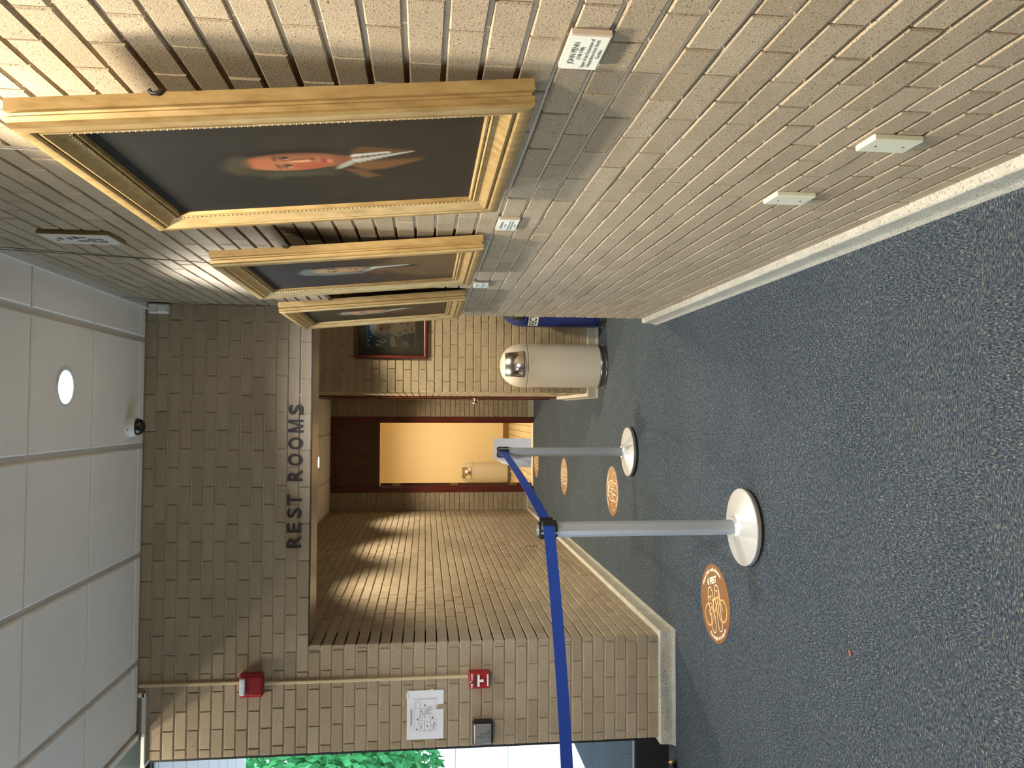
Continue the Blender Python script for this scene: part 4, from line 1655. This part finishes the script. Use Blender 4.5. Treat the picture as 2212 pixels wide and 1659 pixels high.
# tan outlet low on the corridor wall
t = thing('outlet', 'small tan outlet low on the corridor brick wall', 'outlet', (XL - 0.004, 7.742, 0.400), Matrix(((0, -1, 0), (1, 0, 0), (0, 0, 1))).to_euler())
mb = MB()
mb.rbox(0, 0.070, -0.006, 0.0, 0, 0.114, 0.002)
obj('plate', mb, M['tanplate'], t)
for z0, z1 in [(0.012, 0.032), (0.048, 0.066), (0.082, 0.102)]:
    mb = MB()
    mb.rbox(0.018, 0.056, -0.008, -0.004, z0, z1, 0.001)
    obj('socket', mb, M['blackgap'], t)

# ------------------------------------------------------------------ front wall: sign, alarm, map, button
t = thing('rest_rooms_sign', 'black REST ROOMS letters on the brick lintel', 'sign', (-0.38, YD, 2.247))
spans = [('R', -0.7971, -0.7274), ('E', -0.7084, -0.6532), ('S', -0.6228, -0.5657), ('T', -0.5498, -0.4862), ('R', -0.4067, -0.343), ('O', -0.3175, -0.2473), ('O', -0.2217, -0.1515), ('M', -0.1227, -0.0478), ('S', -0.0183, 0.0419)]
for ch, xa, xb in spans:
    tm = text_mesh(ch, 0.1, depth=0.004, offset=0.0016)
    xs = [v.x for v in tm.vs]
    ys = [v.y for v in tm.vs]
    x0_, x1_, y0_, y1_ = min(xs), max(xs), min(ys), max(ys)
    if ch == 'M':
        pts = [(0, 0), (0, 1), (.25, 1), (.5, .27), (.75, 1), (1, 1), (1, 0), (.83, 0), (.83, .78), (.575, 0), (.425, 0), (.17, .78), (.17, 0)]
        mb = MB()
        mb.prism([(xa + 0.38 + (xb - xa) * x, 0.082 * y) for x, y in pts], 0.0005, 0.0085, Matrix.Rotation(math.pi / 2, 4, 'X'))
        obj('letter', mb, M['letter'], t)
        continue
    mb = mesh_to_mb(tm, lambda p: (xa + 0.38 + (xb - xa) * (p.x - x0_) / (x1_ - x0_), -0.0045 - p.z, 0.082 * (p.y - y0_) / (y1_ - y0_)))
    obj('letter', mb, M['letter'], t)

# cream conduit in two runs, fire strobe, pull station
mb = MB()
mb.rbox(-1.572, -1.554, YD - 0.014, YD + 0.001, 2.575, ZC - 0.002, 0.003)
tag(obj('conduit', mb, M['conduit']), 'cream conduit from the ceiling down to the red strobe', 'conduit', 'cream conduit runs')
mb = MB()
mb.rbox(-1.581, -1.563, YD - 0.014, YD + 0.001, 1.262, 2.442, 0.003)
tag(obj('conduit', mb, M['conduit']), 'cream conduit between the red strobe and the pull station', 'conduit', 'cream conduit runs')

t = thing('fire_strobe', 'red fire alarm strobe with clear lens high on the pier', 'alarm', (-1.572, YD, 2.445))
mb = MB()
mb.rbox(-0.066, 0.066, -0.050, 0.002, 0.0, 0.130, 0.006)
obj('housing', mb, M['red'], t)
mb = MB()
mb.rbox(-0.052, 0.052, -0.058, -0.046, 0.004, 0.088, 0.004)
gr = obj('grille', mb, M['red'], t)
mb = MB()
for k in range(9):
    mb.box(-0.044, 0.044, -0.0595, -0.058, 0.012 + k * 0.008, 0.015 + k * 0.008)
obj('grille_bars', mb, plain('deep red bars', (0.20, 0.008, 0.014), 0.5), gr)
mb = MB()
mb.rbox(-0.048, 0.048, -0.070, -0.046, 0.094, 0.124, 0.005)
obj('strobe_lens', mb, M['lens'], t)

t = thing('pull_station', 'red fire alarm pull station with white T handle', 'alarm', (-1.585, YD, 1.141))
mb = MB()
mb.rbox(-0.049, 0.049, -0.048, 0.002, 0.0, 0.120, 0.003)
obj('housing', mb, M['red'], t)
mb = MB()
mb.box(-0.034, 0.034, -0.0486, -0.047, 0.072, 0.086)
M['recess'] = plain('dark red recess', (0.07, 0.004, 0.006), 0.6)
obj('recess', mb, M['recess'], t)
mb = MB()
mb.box(-0.014, 0.014, -0.0486, -0.047, 0.022, 0.030)
obj('recess', mb, M['recess'], t)
mb = MB()
mb.rbox(-0.034, 0.034, -0.060, -0.047, 0.056, 0.069, 0.002)
mb.rbox(-0.007, 0.007, -0.0598, -0.047, 0.032, 0.058, 0.002)
obj('handle', mb, M['white'], t)
mb = MB()
mb.lathe([(0.011, 0), (0.011, 0.004), (0.006, 0.006), (0, 0.006)], 20, Matrix.Translation((-0.012, -0.048, 0.102)) @ Matrix.Rotation(math.pi / 2, 4, 'X'))
obj('lock', mb, M['chrome'], t, smooth=40)
mb = MB()
mb.box(-0.034, 0.034, -0.0486, -0.047, 0.004, 0.013)
obj('label_strip', mb, M['white'], t)
for s_, xc in (('FIRE', -0.034), ('ALARM', 0.020)):
    mb = mesh_to_mb(text_mesh(s_, 0.0145, offset=0.0004), lambda p: (xc + p.x * 0.85, -0.0484, 0.102 + p.y))
    obj('lettering', mb, M['white'], t)

# evacuation map
t = thing('floor_plan_paper', 'white paper floor plan taped to the brick pier', 'paper', (-1.932, YD, 1.408))
W, H = 0.285, 0.216
mb = MB()
vs, fs = [], []
for i in range(9):
    for z in (0, H):
        vs.append((W * i / 8, -0.0025 - 0.0015 * math.sin(i * 0.9), z))
for i in range(8):
    fs.append((2 * i, 2 * i + 2, 2 * i + 3, 2 * i + 1))
mb.add(vs, fs)
pg = obj('sheet', mb, M['paper'], t)
PX = lambda cy: (1455 - cy) / (1455 - 595) * W      # crop row -> distance from the left edge
PZ = lambda cx: (725 - cx) / (725 - 75) * H         # crop column -> height
ln = MB()


def line(x0, y0, x1, y1, w=0.0008):
    w *= 1.7
    a = Vector((PX(y0), PZ(x0)))
    b = Vector((PX(y1), PZ(x1)))
    d = (b - a).normalized()
    n_ = Vector((-d.y, d.x)) * w / 2
    ln.add([(a.x + n_.x, -0.0046, a.y + n_.y), (a.x - n_.x, -0.0046, a.y - n_.y), (b.x - n_.x, -0.0046, b.y - n_.y), (b.x + n_.x, -0.0046, b.y + n_.y)], [(0, 1, 2, 3)])


def rect(x0, y0, x1, y1, w=0.0008):
    line(x0, y0, x1, y0, w)
    line(x1, y0, x1, y1, w)
    line(x1, y1, x0, y1, w)
    line(x0, y1, x0, y0, w)


line(190, 752, 612, 746, 0.0014)
rect(230, 797, 305, 917)
rect(305, 917, 350, 985)
rect(350, 910, 395, 1010, 0.0006)
rect(415, 885, 520, 940, 0.0006)
rect(410, 945, 465, 1020)
rect(470, 890, 520, 1010, 0.0006)
rect(300, 1000, 390, 1080, 0.0006)
rect(395, 1020, 490, 1075, 0.0006)
rect(285, 1185, 390, 1305)
rect(390, 1150, 495, 1305)
rect(495, 1215, 600, 1305)
rect(495, 1115, 600, 1215, 0.0006)
rect(290, 1130, 390, 1185, 0.0006)
line(305, 1080, 290, 1130)
line(490, 1075, 500, 1115)
line(575, 770, 575, 850, 0.0006)
rect(135, 850, 210, 1290, 0.0004)
for k in range(5):
    line(425 + k * 18, 890, 425 + k * 18, 935, 0.0005)
    line(310 + k * 16, 1010, 310 + k * 16, 1060, 0.0005)
    line(580 + k * 8, 860 + k * 3, 580 + k * 8, 940, 0.0006)
obj('plan_lines', ln, M['inkgrey'], pg)
ln = MB()
line(155, 925, 155, 1215, 0.0032)
line(330, 1210, 330, 1270, 0.003)
line(437, 1205, 437, 1250, 0.003)
line(545, 1225, 545, 1285, 0.003)
line(560, 1160, 560, 1205, 0.004)
line(430, 960, 430, 1005, 0.002)
line(328, 945, 328, 970, 0.003)
obj('plan_captions', ln, M['inkgrey'], pg)
ln = MB()
for x, y in [(392, 858), (262, 1104), (534, 1081), (248, 1278)]:
    line(x - 9, y, x + 9, y, 0.007)
obj('plan_markers', ln, M['inkred'], pg)
mb = MB()
mb.box(W - 0.008, W + 0.006, -0.0052, -0.0022, PZ(550), PZ(480))
obj('tape', mb, M['card'], t)
mb = MB()
mb.box(PX(740), PX(640), -0.0052, -0.0022, H - 0.006, H + 0.004)
obj('tape', mb, M['card'], t)

# push plate
t = thing('door_push_button', 'square steel push button plate in a black box on the pier', 'button', (-1.897, YD, 1.118))
mb = MB()
mb.rbox(-0.072, 0.072, -0.040, 0.002, -0.002, 0.120, 0.010)
obj('box', mb, M['black_plastic'], t)
mb = MB()
mb.rbox(-0.062, 0.056, -0.050, -0.038, 0.006, 0.112, 0.005)
pl = obj('plate', mb, M['steel'], t, smooth=30)
ln = MB()


def stroke_xz(pts, w, closed=False):
    tmp = MB()
    stroke(tmp, pts, w, 0.0, closed)
    ln.add([(x, -0.0506, y) for x, y, _ in tmp.v], tmp.f)


stroke_xz([(-0.012 + 0.012 * math.cos(a), 0.062 + 0.012 * math.sin(a)) for a in [math.radians(110 + 22 * k) for k in range(12)]], 0.0028)
stroke_xz([(-0.015, 0.086), (-0.014, 0.070), (-0.002, 0.069), (0.004, 0.054)], 0.0032)
stroke_xz([(-0.0142, 0.076), (-0.004, 0.0755)], 0.0026)
ln.add([(x, -0.0506, y) for x, y in circle(-0.016, 0.0915, 0.0033, 12)], [tuple(range(12))])
obj('wheelchair_symbol', ln, M['ink'], pl)
for s_, zc_ in (('PUSH', 0.036), ('TO OPEN', 0.022)):
    mb = mesh_to_mb(text_mesh(s_, 0.013, offset=0.0003), lambda p: (-0.003 + p.x, -0.0506, zc_ + p.y))
    obj('lettering', mb, M['ink'], pl)

# white raceway at the top of the pier
mb = MB()
mb.rbox(-1.624, -1.602, YD - 0.020, YD, 3.100, ZC - 0.002, 0.002)
mb.rbox(-2.000, -1.602, YD - 0.020, YD, 3.094, 3.114, 0.002)
mb.rbox(-2.020, -1.996, YD - 0.020, YD + 0.09, 3.090, 3.116, 0.002)
tag(obj('wire_raceway', mb, M['white_paint']), 'white wire raceway under the ceiling at the pier top', 'raceway')

# small white box in the corner
t = thing('corner_sensor', 'small white box in the corner under the ceiling', 'sensor', (0.592, YD, 3.008))
mb = MB()
mb.rbox(-0.028, 0.028, -0.045, 0.002, 0.0, 0.110, 0.005)
obj('housing', mb, M['white_paint'], t)
mb = MB()
mb.rbox(-0.022, 0.018, -0.049, -0.042, 0.006, 0.060, 0.003)
obj('cover', mb, M['white'], t)
mb = MB()
mb.tube([(0, -0.02, 0.108), (0, -0.02, 0.125), (0.006, -0.03, 0.131)], 0.006, 8)
obj('cable', mb, M['white_paint'], t, smooth=60)

# security dome camera
t = thing('security_camera', 'white ceiling camera with smoked black dome before the lintel', 'camera', (-0.086, 4.385, ZC))
mb = MB()
mb.lathe([(0.0, 0.0), (0.056, 0.0), (0.057, -0.004), (0.0545, -0.040), (0.050, -0.046), (0.0, -0.046)][::-1], 40)
obj('housing', mb, M['white'], t, smooth=35)
mb = MB()
mb.lathe([(0.0, -0.089), (0.018, -0.086), (0.033, -0.077), (0.043, -0.064), (0.046, -0.050), (0.046, -0.046)], 32)
obj('dome', mb, M['dome'], t, smooth=60)
mb = MB()
mb.box(-0.020, -0.010, -0.0585, -0.050, -0.018, -0.016)
obj('vent_slot', mb, M['black_plastic'], t)

# ------------------------------------------------------------------ framed poster in the alcove
t = thing('framed_poster', 'dark red framed 76 poster hung in the alcove', 'poster', (0.462, YA, 1.517))
W, H = 0.545, 0.626
fw = 0.030
prof = [(0.0, 0.0), (0.0, 0.022), (0.004, 0.028), (0.014, 0.030), (0.024, 0.026), (0.030, 0.018), (0.030, 0.008)]
corners = [(0, 0, 1, 1), (W, 0, -1, 1), (W, H, -1, -1), (0, H, 1, -1)]
for a in range(4):
    vs, fs = [], []
    k = len(prof)
    for (x, z, sx, sz) in (corners[a], corners[(a + 1) % 4]):
        for d, hgt in prof:
            vs.append((x + sx * d, -hgt, z + sz * d))
    for i in range(k - 1):
        fs.append((i, i + k, i + k + 1, i + 1))
    fs.append((k - 1, 2 * k - 1, k, 0))
    mb = MB()
    mb.add(vs, fs)
    obj('frame_rail', mb, M['mahogany'], t, smooth=40)
mb = MB()
mb.box(0.028, W - 0.028, -0.012, -0.004, 0.028, H - 0.028)
obj('mat_board', mb, M['matboard'], t)
IW, IH = 0.335, 0.412


def poster_fn(s, t_):
    # crop coordinates used while reading the print: u from the left edge, v from the top, in metres
    u, v = s * IW, (1 - t_) * IH
    e = 0.004
    c = srgb(34, 62, 112)
    c = mix3(c, srgb(26, 50, 84), sm(0.15, 0.4, v))

    def P_(poly):
        return soft_poly(u, v, poly, 0.002)
    # dark coat with pale facing
    c = mix3(c, srgb(24, 52, 78), P_([(0.02, 0.412), (0.05, 0.30), (0.10, 0.24), (0.33, 0.22), (0.34, 0.412)]))
    c = mix3(c, srgb(212, 206, 190), P_([(0.0, 0.205), (0.035, 0.195), (0.095, 0.20), (0.085, 0.235), (0.0, 0.245)]))
    c = mix3(c, srgb(168, 66, 70), P_([(0.0, 0.245), (0.06, 0.236), (0.045, 0.262), (0.0, 0.285)]))
    c = mix3(c, srgb(120, 112, 130), P_([(0.075, 0.24), (0.095, 0.255), (0.04, 0.315), (0.012, 0.30)]))
    c = mix3(c, srgb(146, 128, 142), ell(u, v, 0.022, 0.325, 0.028, 0.032, 0.2))
    c = mix3(c, srgb(222, 200, 190), P_([(0.112, 0.185), (0.15, 0.20), (0.19, 0.18), (0.24, 0.26), (0.24, 0.412), (0.125, 0.412), (0.11, 0.31), (0.085, 0.27)]))
    c = mix3(c, srgb(214, 214, 204), P_([(0.105, 0.19), (0.135, 0.17), (0.20, 0.16), (0.185, 0.21), (0.13, 0.225)]))
    for bx, by in ((0.118, 0.278), (0.142, 0.33), (0.15, 0.38), (0.205, 0.29), (0.205, 0.345)):
        c = mix3(c, srgb(96, 76, 96), ell(u, v, bx, by, 0.011, 0.010, 0.3))
    # powdered hair and face
    c = mix3(c, srgb(150, 164, 190), ell(u, v, 0.175, 0.105, 0.095, 0.088, 0.08))
    c = mix3(c, srgb(92, 104, 136), 0.5 * ell(u, v, 0.13, 0.12, 0.035, 0.05, 0.5))
    c = mix3(c, srgb(222, 186, 178), ell(u, v, 0.180, 0.125, 0.070, 0.078, 0.06))
    c = mix3(c, srgb(222, 186, 178), P_([(0.12, 0.115), (0.098, 0.142), (0.103, 0.150), (0.13, 0.155)]))
    c = mix3(c, srgb(206, 140, 128), 0.7 * ell(u, v, 0.165, 0.155, 0.025, 0.022, 0.6))
    c = mix3(c, srgb(74, 64, 92), ell(u, v, 0.155, 0.118, 0.013, 0.010, 0.3))
    c = mix3(c, srgb(74, 64, 92), ell(u, v, 0.205, 0.118, 0.013, 0.010, 0.3))
    c = mix3(c, srgb(150, 80, 84), ell(u, v, 0.165, 0.186, 0.020, 0.006, 0.4))
    for sx, sy in ((0.108, 0.053), (0.085, 0.026), (0.052, 0.010), (0.014, 0.007), (0.24, 0.03), (0.28, 0.05)):
        c = mix3(c, srgb(170, 184, 200), ell(u, v, sx, sy, 0.007, 0.007, 0.25))
    if u < 0.0025 or v < 0.002 or u > IW - 0.0025 or v > IH - 0.0035:
        c = srgb(196, 198, 196)
    return c


pm = painted(IW, IH, 110, 136, poster_fn, M['print'])
po = obj('print', pm, None, t, loc=((W - IW) / 2, -0.0125, 0.103))
mb = mesh_to_mb(text_mesh('76', 0.118, offset=0.0012), lambda p: (max(0.003, 0.026 + p.x * 0.72), -0.0006, IH - 0.122 + p.y))
obj('lettering', mb, plain('pale poster ink', (0.62, 0.66, 0.62), 0.7), po)
mb = MB()
mb.box(0.03, W - 0.03, -0.0165, -0.0150, 0.03, H - 0.03)
obj('glazing', mb, M['glass'], t)
